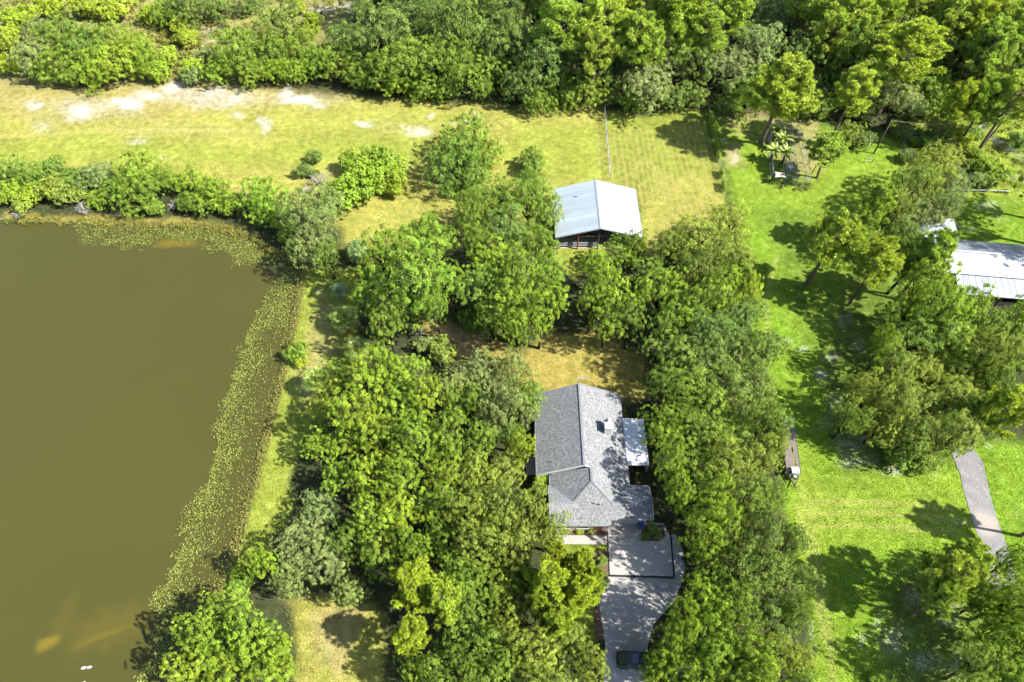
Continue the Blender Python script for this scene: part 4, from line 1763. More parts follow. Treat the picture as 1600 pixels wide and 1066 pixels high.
def banana_leaf(seed, L=2.1, w=.21):
    vs, fs = [], []
    n = 7
    for i in range(n + 1):
        t = i / n
        x = L * t * (1 - .2 * t)
        z = L * (.8 * t - .85 * t * t)
        ww = w * math.sin(math.pi * min(1, .08 + t * .92)) ** .7 if 0 < t < 1 else .02
        vs += [(x, -ww, z - .05), (x, 0, z), (x, ww, z - .05)]
    for i in range(n):
        for k in (0, 1):
            a_ = 3 * i + k
            fs.append((a_, a_ + 3, a_ + 4, a_ + 1))
    me = bpy.data.meshes.new('leaf')
    me.from_pydata(vs, [], fs)
    rs = np.random.RandomState(seed)
    set_lv(me, np.clip(.55 + rs.normal(size=len(fs)) * .15, 0, 1))
    me.materials.append(M_FROND)
    return me


FANS = [fan_leaf(i) for i in range(3)]
FEATH = [feather_leaf(i) for i in range(3)]
BANAN = [banana_leaf(i) for i in range(3)]


def palm(name, u, v, r, trunk_h, leaves, nleaf, Ln, tint, label, part='frond', cat='palm', els=(-.5, 1.1), group=None):
    p = at(u, v, trunk_h)
    s = r / px_per_m(p) / Ln
    e = empty(name, (p.x, p.y, 0))
    tag(e, label, cat, group)
    MB().tube([(p.x, p.y, -.2), (p.x + .1, p.y, trunk_h * .5), (p.x, p.y, trunk_h + .1)], [.2, .15, .17], 8).build('trunk', M_BARK, e)
    rr = random.Random(int(u * 7 + v))
    for i in range(nleaf):
        o = link(part, leaves[i % len(leaves)], None, e)
        el = els[0] + (els[1] - els[0]) * (i + .5) / nleaf
        o.location = (0, 0, trunk_h)
        o.rotation_euler = (rr.uniform(-.3, .3), -el, i * 2.39996 + rr.uniform(-.2, .2))
        k = s * rr.uniform(.88, 1.1)
        o.scale = (k, k, k)
        t = TINT[tint]
        j = rr.uniform(.85, 1.15)
        o.color = (t[0] * j, t[1] * j, t[2] * 1.6, 1)
        if el < -.3 and part == 'frond':
            o.color = (.26, .19, .07, 1)
    return e


palm('cabbage_palm', 538, 500, 24, 2.6, FANS, 34, 1.25, 'o', 'fan palm with yellowing lower fronds on the edge of the shaded pond lawn')
palm('cabbage_palm', 557, 547, 22, 3.2, FANS, 30, 1.25, 'o', 'fan palm at the north tip of the grove beside the pond lawn')
palm('cabbage_palm', 493, 596, 24, 3.0, FANS, 32, 1.25, 'o', 'fan palm on the left edge of the grove beside the pond bank')
palm('cabbage_palm', 529, 455, 15, 1.8, FANS, 20, 1.25, 's', 'grey-leaved small fan palm in the shade above the larger lawn palm')
palm('feather_palm', 849, 757, 17, 1.7, FEATH, 20, 1.55, 'b', 'feathery palm in the corner left of the front wing of the house', els=(0, 1.0))
for u, v, lab in ((1212, 208, 'tallest banana plant, at the back of the kennels'), (1222, 222, 'banana plant in the middle of the clump beside the kennels'), (1208, 240, 'banana plant nearest the lawn beside the kennels'), (1226, 243, 'banana plant directly above the beige shade cloth')):
    palm('banana_plant', u, v, 21, 1.7, BANAN, 16, 1.9, 'o', lab, 'leaf', 'banana plant', (.1, 1.15), 'banana plants beside the kennels')


def dead_bush(u, v, r, label, seed, n=26, group=None):
    p = at(u, v, .6)
    R_ = r / px_per_m(p)
    rr = random.Random(seed)
    e = empty('dead_branches', (p.x, p.y, 0))
    tag(e, label, 'dead branches', group)
    for i in range(n):
        az, el = rr.uniform(0, 6.28), rr.uniform(.1, 1.1)
        L = R_ * rr.uniform(.5, 1.2)
        d = Vector((math.cos(az) * math.cos(el), math.sin(az) * math.cos(el), math.sin(el)))
        q = p + d * L
        q.z = max(q.z - .3, .05)
        m_ = p.lerp(q, .5) + Vector((rr.uniform(-.2, .2), rr.uniform(-.2, .2), .15))
        mb = MB().tube([(p.x, p.y, .1), m_, q], [.05, .035, .012], 5)
        for k in range(4):
            f = m_.lerp(q, rr.uniform(0, .8))
            mb.tube([f, f + Vector((rr.uniform(-1, 1), rr.uniform(-1, 1), rr.uniform(-.1, .6))) * L * .35], [.02, .008], 4)
        mb.build('branch', M_DEAD, e)


dead_bush(500, 285, 22, 'bleached dead branches left of the bright thicket in the field', 1, 30)
dead_bush(482, 298, 18, 'fallen dead limb lying above the grey-green pond corner oak', 2, 16)
dead_bush(274, 322, 13, 'grey leafless bush in the hedge on the north bank of the pond', 3, 26)
dead_bush(132, 330, 16, 'grey leafless bush at the waterline below the pond hedge', 4, 26)
dead_bush(30, 336, 16, 'grey leafless bush at the left end of the pond hedge', 5, 26)
dead_bush(353, 1052, 11, 'grey dead twigs among the trees at the bottom left', 6, 20)
dead_bush(652, 520, 14, 'pale dead twigs below the large round bright green tree', 7, 20)

# ------------------------------------------------------------------ fences, poles, kennels, garden
def wire_fence(name, pts, label, h=1.25, step=3.6, postr=.05, postmat=None, wires=5, vert=.6, wr=.012, mat=None, skip=()):
    P = [Vector((q[0], q[1], 0)) for q in pts]
    e = empty(name, (P[0].x, P[0].y, 0))
    tag(e, label, 'fence')
    for sgi, (p, q) in enumerate(zip(P[:-1], P[1:])):
        L = (q - p).length
        n_ = max(1, round(L / step))
        for i in range(n_ + (1 if sgi == len(P) - 2 else 0)):
            b = p.lerp(q, i / n_)
            MB().tube([b - Vector((0, 0, .3)), b + Vector((random.uniform(-.03, .03), random.uniform(-.03, .03), h + .1))], postr, 6).build('post', postmat or M_DWOOD, e)
        for k in range(wires):
            z = h * (k + 1) / wires
            MB().tube([p + Vector((0, 0, z)), q + Vector((0, 0, z))], wr if k < wires - 1 else wr * 1.4, 4).build('wire', mat or M_GREYM, e)
        if vert:
            mb = MB()
            n2 = int(L / vert)
            for i in range(1, n2):
                b = p.lerp(q, i / n2)
                mb.tube([b + Vector((0, 0, .05)), b + Vector((0, 0, h))], wr * .7, 3, False)
            mb.build('stay_wires', mat or M_GREYM, e)
    return e


wire_fence('wire_fence', [at(942, 140), at(944, 170), at(953, 281)], 'woven wire fence on thin posts running from the trees to the barn', 1.3, 4.0, .06, M_WOOD, 7, .5, .014, M_METALW)
vf = wire_fence('wire_fence', [at(1103, 140), at(1106, 172), at(1118, 230), at(1131, 302)], 'vine-covered wire fence between the paddock and the right lawn', 1.3, 4.0, .06, M_DWOOD, 5, .6, .014)


def leaf_cloud(name, parent, pts, n, spread, zr_, L, tint, seed, mat=None):
    rs = np.random.RandomState(seed)
    seg = rs.randint(0, len(pts) - 1, n)
    t = rs.rand(n)
    A = np.array([tuple(p) for p in pts])
    P = A[seg] * (1 - t[:, None]) + A[seg + 1] * t[:, None]
    gate = vnoise(P[:, 0], P[:, 1], 1.6, seed) > .3
    P = P[gate]
    n = len(P)
    P = P + rs.normal(size=(n, 3)) * np.array([spread, spread, 0])
    P[:, 2] = rs.uniform(zr_[0], zr_[1], n)
    N = unit(rs.normal(size=(n, 3)) * .6 + np.array([0, 0, .8]))
    inv = chain(parent).inverted()
    V, Q = leaf_quads(rs, P - np.array(parent.location), N, L, L * .55)
    me = np_mesh(name, V, Q)
    set_lv(me, rs.rand(n))
    me.materials.append(M_LEAF)
    o = link(name, me, None, parent)
    o.color = (*TINT[tint], 1)
    return o


leaf_cloud('vine', vf, [at(1106, 172), at(1118, 230), at(1131, 302)], 7000, .16, (.1, 1.5), .22, 'b', 21)


def pole(u, v, h, r, label, lean=(0, 0), cross=None):
    p = at(u, v)
    e = empty('utility_pole', (p.x, p.y, 0))
    tag(e, label, 'pole', 'timber poles by the garden')
    t = p + Vector((lean[0], lean[1], h))
    MB().tube([p - Vector((0, 0, .5)), t], [r * 1.2, r * .8], 10).build('shaft', M_DWOOD, e, True)
    if cross:
        MB().bar(t + Vector((-.5, 0, -.25)), t + Vector((.5, 0, -.25)), .1, .12).build('crossarm', M_DWOOD, e)
    return t


t1 = pole(1531, 232, 6.4, .14, 'leaning dark timber pole standing inside the vegetable garden', (.5, -.4), True)
t2 = pole(1365, 240, 7.0, .12, 'dark timber pole beside the grass path left of the garden', (.1, .1))
w_ = MB()
prev = None
for i in range(17):
    f = i / 16
    q = t2.lerp(t1, f) - Vector((0, 0, .9 * 4 * f * (1 - f)))
    if prev is not None:
        w_.tube([prev, q], .02, 4, False)
    prev = q
tag(w_.build('overhead_wire', M_DARKM), 'thin overhead wire sagging between the two timber poles', 'wire')

# kennels: chain-link runs
def chain_panel(parent, p, q, h, nm='mesh_panel', cell=.28):
    mb = MB()
    p, q = Vector((p[0], p[1], 0)), Vector((q[0], q[1], 0))
    L = (q - p).length
    n_ = max(2, int(L / cell))
    for i in range(n_ + 1):
        b = p.lerp(q, i / n_)
        mb.tube([b + Vector((0, 0, .05)), b + Vector((0, 0, h))], .008, 3, False)
    for k in range(int(h / cell) + 1):
        z = .05 + k * cell
        mb.tube([p + Vector((0, 0, z)), q + Vector((0, 0, z))], .008, 3, False)
    mb.build(nm, M_GREYM, parent)
    for z in (.08, h):
        MB().tube([p + Vector((0, 0, z)), q + Vector((0, 0, z))], .03, 6).build('rail', M_GREYM, parent)


kn = empty('kennel_run', at(1235, 285))
tag(kn, 'chain-link kennel runs with dark posts at the top of the right lawn', 'kennel')
KP = [(1204, 283), (1227, 287), (1243, 290), (1263, 291), (1258, 262), (1252, 232), (1243, 205), (1218, 200), (1200, 215), (1202, 250)]
for a_, b_ in zip(KP, KP[1:] + KP[:1]):
    chain_panel(kn, at(*a_), at(*b_), 1.8)
    MB().tube([at(*a_), at(*a_) + Vector((0, 0, 1.9))], .045, 6).build('post', M_DARKM, kn)
for a_, b_ in (((1227, 287), (1222, 240)), ((1243, 290), (1236, 240)), ((1202, 250), (1257, 255)), ((1236, 240), (1232, 204))):
    chain_panel(kn, at(*a_), at(*b_), 1.8)
MB().box(at(1235, 262, .35), (.9, 1.2, .7), .2).build('dog_house', M_GREYM, kn)
sc_ = MB()
c1 = [at(1210.5, 268, 1.9), at(1227, 269.5, 1.9), at(1228, 277.5, 1.8), at(1210.5, 277.5, 1.8)]
g_ = 6
for i in range(g_ + 1):
    for j in range(g_ + 1):
        f, k = i / g_, j / g_
        q = c1[0].lerp(c1[1], f).lerp(c1[3].lerp(c1[2], f), k)
        pin = math.sin(math.pi * k) * (f - .5) * -.35
        sc_.v.append((q.x + pin, q.y + math.sin(math.pi * f) * (k - .5) * .35, q.z - .25 * math.sin(math.pi * f) * math.sin(math.pi * k)))
for i in range(g_):
    for j in range(g_):
        b0 = i * (g_ + 1) + j
        sc_.f.append((b0, b0 + 1, b0 + g_ + 2, b0 + g_ + 1))
so = sc_.build('shade_cloth', M_TAN, None, True)
tag(so, 'small beige shade cloth stretched over the front of the kennel runs', 'shade cloth')
sl = so.modifiers.new('thickness', 'SOLIDIFY')
sl.thickness = .01
for u, v, lab in ((1268, 272, 'short dark post right of the kennel runs'), (1262, 258, 'leaning dark stake behind the front right corner of the kennels')):
    p = at(u, v)
    tag(MB().tube([p - Vector((0, 0, .3)), p + Vector((.25, .2, 1.7))], [.09, .07], 7).build('stake', M_DWOOD), lab, 'post')

# vegetable garden
wire_fence('garden_fence', [at(1499, 213), at(1529, 206), at(1536, 209), at(1552, 227), at(1600, 258), at(1640, 282)], 'silvery mesh fence bending round the far side of the vegetable garden', 1.5, 2.2, .035, M_GREYM, 9, .25, .012)
wire_fence('garden_fence', [at(1515, 273), at(1537, 281), at(1562, 283), at(1588, 286), at(1625, 292)], 'dark post and wire fence along the near side of the vegetable garden', 1.5, 2.6, .05, M_DWOOD, 3, 0, .01)
wire_fence('garden_fence', [at(1411, 252), at(1408, 225), at(1424, 206), at(1448, 205), at(1470, 207)], 'low post and wire fence around the left end of the vegetable garden', 1.4, 2.4, .05, M_DWOOD, 3, 0, .01)
for (u, v, sx_, sy_, lab) in ((1426, 214, 2.6, 1.1, 'glazed cold frame at the far left of the vegetable garden'), (1420, 241, 2.0, 1.0, 'dark covered cold frame beside the olive oak in the garden')):
    p = at(u, v, .3)
    e = empty('cold_frame', (p.x, p.y, 0))
    tag(e, lab, 'cold frame')
    for dy in (-.5, .5):
        MB().box((p.x, p.y + dy * sy_, .3), (sx_, .06, .6)).build('side_board', M_METALW, e)
    for dx in (-.5, .5):
        MB().box((p.x + dx * sx_, p.y, .3), (.06, sy_, .6)).build('end_board', M_METALW, e)
    MB().box((p.x, p.y, .5), (sx_ - .1, sy_ - .1, .03)).build('cover', M_GLASS, e)
p = at(1506, 238)
e = empty('garden_bed', (p.x, p.y, 0))
tag(e, 'bare sandy garden bed edged in dark timber beside the leaning pole', 'garden bed')
flat('soil', [(1502, 232), (1506, 246), (1512, 256), (1524, 254), (1512, 243), (1507, 232)], surf('bed_soil', (.36, .29, .20), .95, .1, .3, 2, 12, .6), .05, .1, e)
MB().bar(at(1504, 230, .12), at(1509, 246, .12), .1, .25).build('edging', M_WOOD, e)
e = empty('white_rail', at(1500, 298))
tag(e, 'white pipe lying along the shaded grass below the garden fence', 'pipe')
MB().tube([at(1503, 297, .35), at(1530, 297, .4), at(1556, 298, .4), at(1578, 299, .35)], .09, 8).build('pipe', M_METALW, e)
for u in (1508, 1540, 1572):
    MB().box(at(u, 299, .14), (.14, .14, .3)).build('support', M_WOOD, e)
p = at(1357, 253)
e = empty('pipe_gate', (p.x, p.y, 0))
tag(e, 'small low pipe gate standing in the grass below the left pole', 'gate')
q0, q1 = at(1349, 254), at(1362, 255)
for q in (q0, q1):
    MB().tube([q, q + Vector((0, 0, 1.1))], .05, 6).build('post', M_DWOOD, e)
for z in (.45, 1.05):
    MB().tube([q0 + Vector((0, 0, z)), q1 + Vector((0, 0, z))], .035, 6).build('rail', M_METALW, e)

# ------------------------------------------------------------------ trailer
pa, pb = at(1231.5, 668, .75), at(1240, 738, .75)
ang = math.atan2(-(pb.x - pa.x), (pb.y - pa.y)) + math.pi
TR = empty('flatbed_trailer', ((pa.x + pb.x) / 2, (pa.y + pb.y) / 2, 0), ang)
tag(TR, 'flatbed trailer with weathered plank deck parked beside the tree belt', 'trailer')
TM = chain(TR)
tl = (pb - pa).length        # local +Y is the rear
tw = 1.64
for k in range(9):
    if k == 6:
        seg = [(-.18, .36), (.30, .5)]
    elif k == 5:
        seg = [(-.5, -.12), (.06, .5)]
    else:
        seg = [(-.5, .5)]
    for s0, s1 in seg:
        MB().box((-tw / 2 + .091 + k * .182, (s0 + s1) / 2 * tl, .76 + random.uniform(-.008, .012)), (.168, (s1 - s0) * tl - .02, .05), random.uniform(-.004, .004), TM).build('plank', M_WOOD, TR)
for sx_ in (-1, 1):
    MB().box((sx_ * (tw / 2 + .05), 0, .70), (.08, tl + .1, .16), 0, TM).build('side_rail', M_DARKM, TR)
for k in range(7):
    MB().box((0, (k / 6 - .5) * tl * .98, .66), (tw, .08, .1), 0, TM).build('cross_member', M_DARKM, TR)
for sx_ in (-1, 1):
    MB().bar(TM @ Vector((sx_ * .72, -tl / 2 - .03, .64)), TM @ Vector((sx_ * .05, -tl / 2 - 1.75, .60)), .1, .12).build('tongue', M_DARKM, TR)
MB().tube([TM @ Vector((0, -tl / 2 - 1.6, .6)), TM @ Vector((0, -tl / 2 - 2.0, .6))], .07, 8).build('coupler', M_DARKM, TR)
MB().tube([TM @ Vector((.02, -tl / 2 - 1.5, .0)), TM @ Vector((.02, -tl / 2 - 1.5, 1.0))], .04, 8).build('jack', M_DARKM, TR)
MB().box((.12, -tl / 2 + .1, 1.0), (.95, .85, .42), .06, TM).build('tool_box', M_WHITE, TR)
MB().box((.15, -tl / 2 + .1, 1.235), (.12, .12, .05), 0, TM).build('latch', M_DARKM, TR)
MB().tube([TM @ Vector((.1, -tl / 2 - .62, .66)), TM @ Vector((.1, -tl / 2 - .62, .84))], .34, 16).build('spare_tyre', M_TYRE, TR)
MB().tube([TM @ Vector((.1, -tl / 2 - .62, .8)), TM @ Vector((.1, -tl / 2 - .62, .87))], .2, 14).build('spare_rim', M_WHITE, TR)
for sx_ in (-1, 1):
    for yy in (.3, 1.15):
        wz = MB().tube([TM @ Vector((sx_ * (tw / 2 - .30), yy, .33)), TM @ Vector((sx_ * (tw / 2 - .08), yy, .33))], .31, 16).build('wheel', M_TYRE, TR)
        MB().tube([TM @ Vector((sx_ * (tw / 2 - .10), yy, .33)), TM @ Vector((sx_ * (tw / 2 - .06), yy, .33))], .18, 12).build('rim', M_GREYM, wz)
for k in range(6):
    MB().bar(TM @ Vector((-.75 + .30 * k, tl / 2 + .05, .74)), TM @ Vector((-.75 + .30 * k, tl / 2 + 1.2, 1.2)), .05, .05).build('ramp_bar', M_GREYM, TR)
for f in (.15, .5, 1.0):
    MB().bar(TM @ Vector((-.8, tl / 2 + .05 + 1.15 * f, .74 + .46 * f)), TM @ Vector((.8, tl / 2 + .05 + 1.15 * f, .74 + .46 * f)), .06, .05).build('ramp_rail', M_GREYM, TR)
for q in ((-.8, -tl / 2 + .1), (-1.0, -tl / 2 - .35), (-.9, -tl / 2 - .05)):
    MB().tube([TM @ Vector((q[0], q[1], .8)), TM @ Vector((q[0], q[1], 1.05))], .17, 10).build('bucket', M_BLACK, TR)

# ------------------------------------------------------------------ the parked car (rear towards the left)
CP = at(966, 1031, 1.0)
CR = empty('parked_car', (CP.x + 2.0, CP.y, .04), rad(-3))
tag(CR, 'black car parked in tree shade at the bottom end of the driveway', 'car')
CM = chain(CR)
# stations along the car: x, half width, z low, z shoulder, roof half width, z roof
st_ = [(-2.15, .70, .38, .82), (-2.05, .80, .30, .93), (-1.6, .87, .26, .97), (-.6, .89, .25, .96), (.5, .89, .25, .94), (1.3, .87, .26, .90), (1.95, .80, .28, .78), (2.2, .62, .36, .62)]
mb = MB()
for x, w2, z0, z1 in st_:
    for y, z in ((-w2 * .92, z0), (-w2, (z0 + z1) / 2), (-w2 * .93, z1), (-w2 * .5, z1 + .05), (w2 * .5, z1 + .05), (w2 * .93, z1), (w2, (z0 + z1) / 2), (w2 * .92, z0)):
        mb.v.append(tuple(CM @ Vector((x, y, z))))
for i in range(len(st_) - 1):
    for k in range(8):
        k2 = (k + 1) % 8
        mb.f.append((i * 8 + k, i * 8 + k2, (i + 1) * 8 + k2, (i + 1) * 8 + k))
mb.f.append(tuple(range(7, -1, -1)))
mb.f.append(tuple((len(st_) - 1) * 8 + k for k in range(8)))
mb.build('body', M_CAR, CR, True)
G4 = lambda pts: [CM @ Vector(p) for p in pts]
cb = [(-1.95, .74, 1.0), (-1.95, -.74, 1.0), (-1.15, -.62, 1.46), (-1.15, .62, 1.46), (.2, -.62, 1.48), (.2, .62, 1.48), (1.05, -.72, .99), (1.05, .72, .99)]
MB().add(G4(cb), [(0, 1, 2, 3), (3, 2, 4, 5), (5, 4, 6, 7), (1, 6, 4, 2), (0, 3, 5, 7)]).build('cabin', M_CAR, CR)


def pane(nm, pts, off):
    P = G4(pts)
    nn = (P[1] - P[0]).cross(P[2] - P[0]).normalized()
    if nn.dot(Vector(off)) < 0:
        nn = -nn
    MB().add([p + nn * .012 for p in P], [(0, 1, 2, 3)]).build(nm, M_GLASS, CR)


pane('rear_window', [(-1.88, .66, 1.04), (-1.88, -.66, 1.04), (-1.2, -.56, 1.43), (-1.2, .56, 1.43)], (-1, 0, 1))
pane('windshield', [(.26, .56, 1.445), (.26, -.56, 1.445), (.98, -.66, 1.03), (.98, .66, 1.03)], (1, 0, 1))
pane('sunroof', [(-.55, .45, 1.468), (-.55, -.45, 1.468), (.05, -.45, 1.477), (.05, .45, 1.477)], (0, 0, 1))
for s in (-1, 1):
    pane('side_window', [(-1.6, s * .715, 1.08), (.75, s * .71, 1.06), (.15, s * .64, 1.42), (-1.1, s * .64, 1.42)], (0, s, 0))
    MB().box((-2.1, s * .6, .80), (.12, .3, .14), 0, CM).build('tail_light', M_TAIL, CR)
    MB().box((2.08, s * .5, .64), (.14, .3, .1), 0, CM).build('headlight', M_WHITE, CR)
    MB().box((.85, s * .98, 1.02), (.14, .16, .12), 0, CM).build('mirror', M_CAR, CR)
    for x in (-1.35, 1.35):
        wz = MB().tube([CM @ Vector((x, s * .70, .31)), CM @ Vector((x, s * .92, .31))], .31, 16).build('wheel', M_TYRE, CR)
        MB().tube([CM @ Vector((x, s * .9, .31)), CM @ Vector((x, s * .935, .31))], .19, 12).build('rim', M_GREYM, wz)

# blue bin by the garage, plants and odds
p = at(1000.5, 823, .2)
e = empty('wheelie_bin', (p.x, p.y, .16))
tag(e, 'blue bin standing on the driveway right of the garage door', 'bin')
BMx = Matrix.Translation((p.x, p.y, .16))
MB().add([BMx @ Vector(q) for q in ((-.24, -.26, 0), (.24, -.26, 0), (.24, .26, 0), (-.24, .26, 0), (-.3, -.33, .95), (.3, -.33, .95), (.3, .33, .95), (-.3, .33, .95))],
         [(3, 2, 1, 0), (0, 1, 5, 4), (1, 2, 6, 5), (2, 3, 7, 6), (3, 0, 4, 7), (4, 5, 6, 7)]).build('body', M_BIN, e)
MB().box((0, 0, 1.0), (.66, .72, .07), 0, BMx).build('lid', M_BIN, e)
MB().tube([BMx @ Vector((-.26, .38, .9)), BMx @ Vector((.26, .38, .9))], .025, 6).build('handle', M_BLACK, e)
for s in (-1, 1):
    MB().tube([BMx @ Vector((s * .22, .28, .1)), BMx @ Vector((s * .3, .28, .1))], .1, 10).build('wheel', M_TYRE, e)
for i, (u, v, r, t, lab) in enumerate(((885, 828, 8, 'o', 'low plant at the left end of the front flower bed'), (905, 829, 7, 'y', 'low plant in the middle of the front flower bed'), (925, 829, 7, 'o', 'low plant beside the driveway in the front flower bed'),
                                       (1010, 838, 10, 'g', 'low shrub in the dark bed right of the garage'), (1028, 836, 8, 'o', 'brownish shrub at the right corner of the driveway slab'), (1020, 826, 10, 'd', 'dark shrub against the garage side wall'), (942, 876, 8, 'd', 'dark low plant in the red mulch strip left of the driveway'), (945, 910, 8, 'o', 'low plant at the bottom of the red mulch strip left of the driveway'))):
    plant('shrub', u, v, r, t, lab, None, .8)
flat('garage_bed', [(1003, 822), (1036, 820), (1040, 838), (1030, 846), (1012, 845), (1002, 835)], M_MULCH, .19, .06)
for i, (u, v, rz, s, lab) in enumerate(((131.5, 1044, .3, .8, 'left of the two white foam blocks floating in the pond'), (140.5, 1043, .2, .75, 'right of the two white foam blocks floating in the pond'), (132, 1066, .5, .4, 'small pale scrap floating at the bottom edge of the pond'))):
    p = at(u, v, WATER_Z)
    mb = MB()
    rr = random.Random(i)
    mb.tube([p + Vector((-.32 * s * math.cos(rz), -.32 * s * math.sin(rz), .08)), p + Vector((-.2 * s * math.cos(rz), -.2 * s * math.sin(rz), .12)), p + Vector((.15 * s * math.cos(rz), .15 * s * math.sin(rz), .13)), p + Vector((.33 * s * math.cos(rz), .33 * s * math.sin(rz), .07))], [.12 * s, .21 * s, .2 * s, .09 * s], 7)
    tag(mb.build('foam_block', M_FOAM), lab, 'float', 'pale scraps floating in the pond')

# ------------------------------------------------------------------ ground plants nobody could count
def set_col(me, C, per):
    a_ = me.attributes.new('col', 'FLOAT_COLOR', 'FACE')
    C4 = np.concatenate([C, np.ones((len(C), 1))], 1).astype(np.float32)
    a_.data.foreach_set('color', C4.ravel())


def scatter_px(poly, n, seed):
    """even scatter over the ground inside an outline given in photo pixels"""
    rs = np.random.RandomState(seed)
    W_ = np.array([at(u, v)[:2] for u, v in poly])
    x = rs.uniform(W_[:, 0].min(), W_[:, 0].max(), n)
    y = rs.uniform(W_[:, 1].min(), W_[:, 1].max(), n)
    k = poly_sd(x, y, W_) < 0
    return x[k], y[k], rs


# pads and emergent stems in the shallow margin
rs = np.random.RandomState(8)
n = 420000
x = rs.uniform(-72, -18, n)
y = rs.uniform(2, 88, n)
ds = poly_sd(x, y, SHORE)
dw = poly_sd(x, y, WATER_EDGE)
dw = dw + (vnoise(x, y, 3.1, 41) - .5) * 3.2 + (vnoise(x, y, 1.1, 42) - .5) * 1.4
inb = (ds < .6) & (dw > -.6)
x, y, ds, dw = x[inb], y[inb], ds[inb], dw[inb]
patch = vnoise(x, y, 2.2, 31) * .55 + vnoise(x, y, .8, 32) * .45
wide = np.clip((-ds) / np.maximum(-ds + dw, .1), 0, 1)
dens = .16 + .95 * sstep(.4, .95, wide) + 1.0 * sstep(.28, .0, wide)
dens = np.where(y > 60, .75, dens)
mat_ = sstep(.35, .6, vnoise(x, y, 4.5, 43))
keep = (patch * (.8 + .7 * mat_) + .1 > rs.rand(len(x)) * .95) & (rs.rand(len(x)) < dens * .85) & ((dw > .0) | (rs.rand(len(x)) < .25))
x, y, wide, ds = x[keep], y[keep], wide[keep], ds[keep]
k = len(x)
P = np.stack([x, y, WATER_Z + .02 + rs.rand(k) * .10 + .22 * (rs.rand(k) < .25) * rs.rand(k)], 1)
P[:, 2] = np.where(ds > -.5, rs.uniform(.02, .45, k), P[:, 2])
N = unit(rs.normal(size=(k, 3)) * .32 + np.array([0, 0, 1]))
V, Q = leaf_quads(rs, P, N, .19 * np.where(rs.rand(k) < .12, 1.9, 1.0), .13)
me = np_mesh('water_plants', V, Q)
C = np.array([.225, .262, .055]) * rs.uniform(.4, 1.5, (k, 1))
gold = sstep(.35, .0, wide)[:, None] * rs.rand(k, 1)
C = C * (1 - gold) + np.array([.30, .22, .06]) * rs.uniform(.6, 1.2, (k, 1)) * gold
set_col(me, C, 1)
tag(link('water_plants', me, M_PAD), 'floating pads and marsh plants along the pond margin', 'water plants', kind='stuff')

# short grass and weeds over the open ground
rs = np.random.RandomState(17)
n = 330000
uu = rs.uniform(-20, 1620, n)
vv = rs.uniform(110, 1080, n)
C, G, S = ground_paint(uu + rs.normal(size=n) * 4, vv + rs.normal(size=n) * 3)
dx_, dy_ = (uu - 800) / FPX, -(vv - 533) / FPX
zz_ = dy_ * ST - CT
tt = CAM_H / (-zz_)
x, y = dx_ * tt, (dy_ * CT + ST) * tt
ok = (rs.rand(n) < G * .8 - S * .55) & (poly_sd(x, y, SHORE) > .3)
for poly in ([(949, 817), (1048, 817), (1070, 865), (1056, 938), (1022, 974), (1012, 1120), (940, 1120), (936, 942)], [(868, 835), (950, 835), (950, 852), (868, 852)], [(1486, 706), (1518, 698), (1548, 778), (1578, 866), (1590, 920), (1545, 930), (1508, 775)], [(866, 390), (1002, 390), (996, 310), (866, 310)]):
    ok &= poly_sd(uu, vv, poly) > -1
ok &= ~((x > 2.9) & (x < 17.1) & (y > 28.8) & (y < 46.8)) & ~((x > 6.7) & (x < 20.5) & (y > 74.9) & (y < 86.1))
x, y, C = x[ok], y[ok], C[ok]
k = len(x)
h = rs.uniform(.05, .17, k) * (1 + (rs.rand(k) < .06) * 1.1)
az = rs.uniform(0, 6.283, k)
bx_, by_ = np.cos(az) * .05, np.sin(az) * .05
lx, ly = rs.normal(size=k) * .09, rs.normal(size=k) * .09
z0 = -.06
V = np.stack([np.stack([x - bx_, y - by_, np.full(k, z0)], 1), np.stack([x + bx_, y + by_, np.full(k, z0)], 1), np.stack([x + lx, y + ly, h], 1)], 1).reshape(-1, 3)
me = np_mesh('grass', V, None, np.arange(3 * k).reshape(k, 3))
C = C * rs.uniform(.65, 1.5, (k, 1)) * np.array([1.05, 1.08, .9])
set_col(me, C, 1)
tag(link('grass', me, M_STUFF), 'short grass and weeds over the lawns and the dry field', 'grass', kind='stuff')


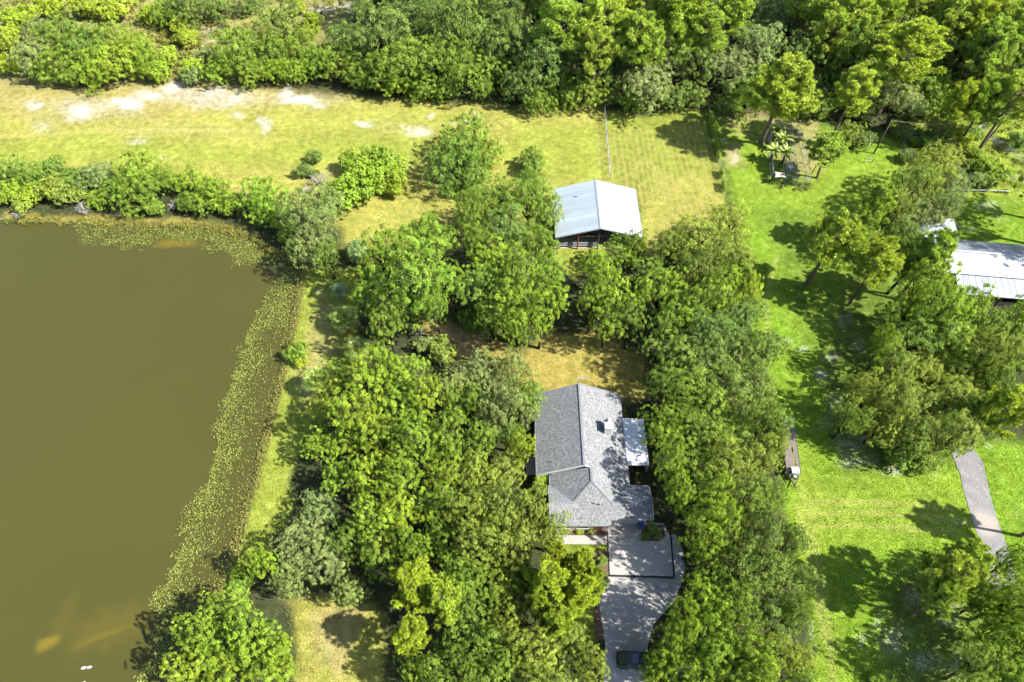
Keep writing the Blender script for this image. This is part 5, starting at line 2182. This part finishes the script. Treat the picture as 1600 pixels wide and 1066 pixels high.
def scrub(name, polys, label, cat, seed, L, hts, cols, per=26, spread=.55):
    Ps, Ns, Cs = [], [], []
    for poly, n_ in polys:
        x, y, rs = scatter_px(poly, n_, seed)
        seed += 1
        for i in range(len(x)):
            m_ = int(per * rs.uniform(.5, 1.4))
            d = unit(rs.normal(size=(m_, 3)) + np.array([0, 0, .6]))
            s_ = spread * rs.uniform(.6, 1.4)
            q = np.array([x[i], y[i], 0]) + d * s_ * rs.uniform(.5, 1, (m_, 1))
            q[:, 2] = np.abs(q[:, 2]) * hts * rs.uniform(.6, 1.2)
            Ps.append(q)
            Ns.append(unit(d * .5 + np.array([0, 0, .7]) + rs.normal(size=(m_, 3)) * .4))
            c = np.array(cols[rs.randint(len(cols))]) * rs.uniform(.75, 1.25)
            Cs.append(c * rs.uniform(.7, 1.3, (m_, 1)))
    P, N, C = np.concatenate(Ps), np.concatenate(Ns), np.concatenate(Cs)
    V, Q = leaf_quads(np.random.RandomState(seed), P, N, L, L * .5)
    me = np_mesh(name, V, Q)
    set_col(me, C, 1)
    tag(link(name, me, M_STUFF), label, cat, kind='stuff')


scrub('palmetto_scrub', [([(-60, -60), (520, -60), (540, 20), (480, 60), (340, 110), (240, 120), (200, 40), (30, 30), (-60, 130)], 1500), ([(230, 25), (345, 25), (335, 120), (240, 120)], 260)],
      'low yellow-green palmetto scrub behind the sandy field', 'scrub', 50, .40, 1.3, [(.24, .24, .035), (.20, .22, .04), (.28, .25, .05), (.15, .18, .03)], 26, .75)
scrub('garden_weeds', [([(1400, 178), (1700, 180), (1720, 320), (1500, 294), (1415, 260)], 800), ([(1200, 284), (1268, 288), (1262, 300), (1205, 294)], 60)],
      'tall weeds and crops filling the fenced vegetable garden', 'weeds', 70, .26, 1.2, [(.22, .26, .03), (.16, .22, .03), (.25, .26, .06), (.12, .17, .025)], 24, .5)
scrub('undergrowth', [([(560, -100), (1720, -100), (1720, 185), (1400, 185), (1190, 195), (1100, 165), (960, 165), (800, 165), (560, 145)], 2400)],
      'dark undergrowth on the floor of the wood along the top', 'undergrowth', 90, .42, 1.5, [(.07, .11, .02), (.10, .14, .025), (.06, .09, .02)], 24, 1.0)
scrub('marsh_fringe', [([(0, 336), (120, 340), (300, 347), (372, 354), (405, 372), (430, 388), (476, 410), (470, 418), (440, 404), (400, 384), (360, 368), (290, 358), (0, 350)], 900)],
      'golden marsh grass fringe along the north shore of the pond', 'marsh grass', 120, .24, 1.2, [(.28, .26, .04), (.32, .28, .06), (.22, .24, .035)], 22, .42)
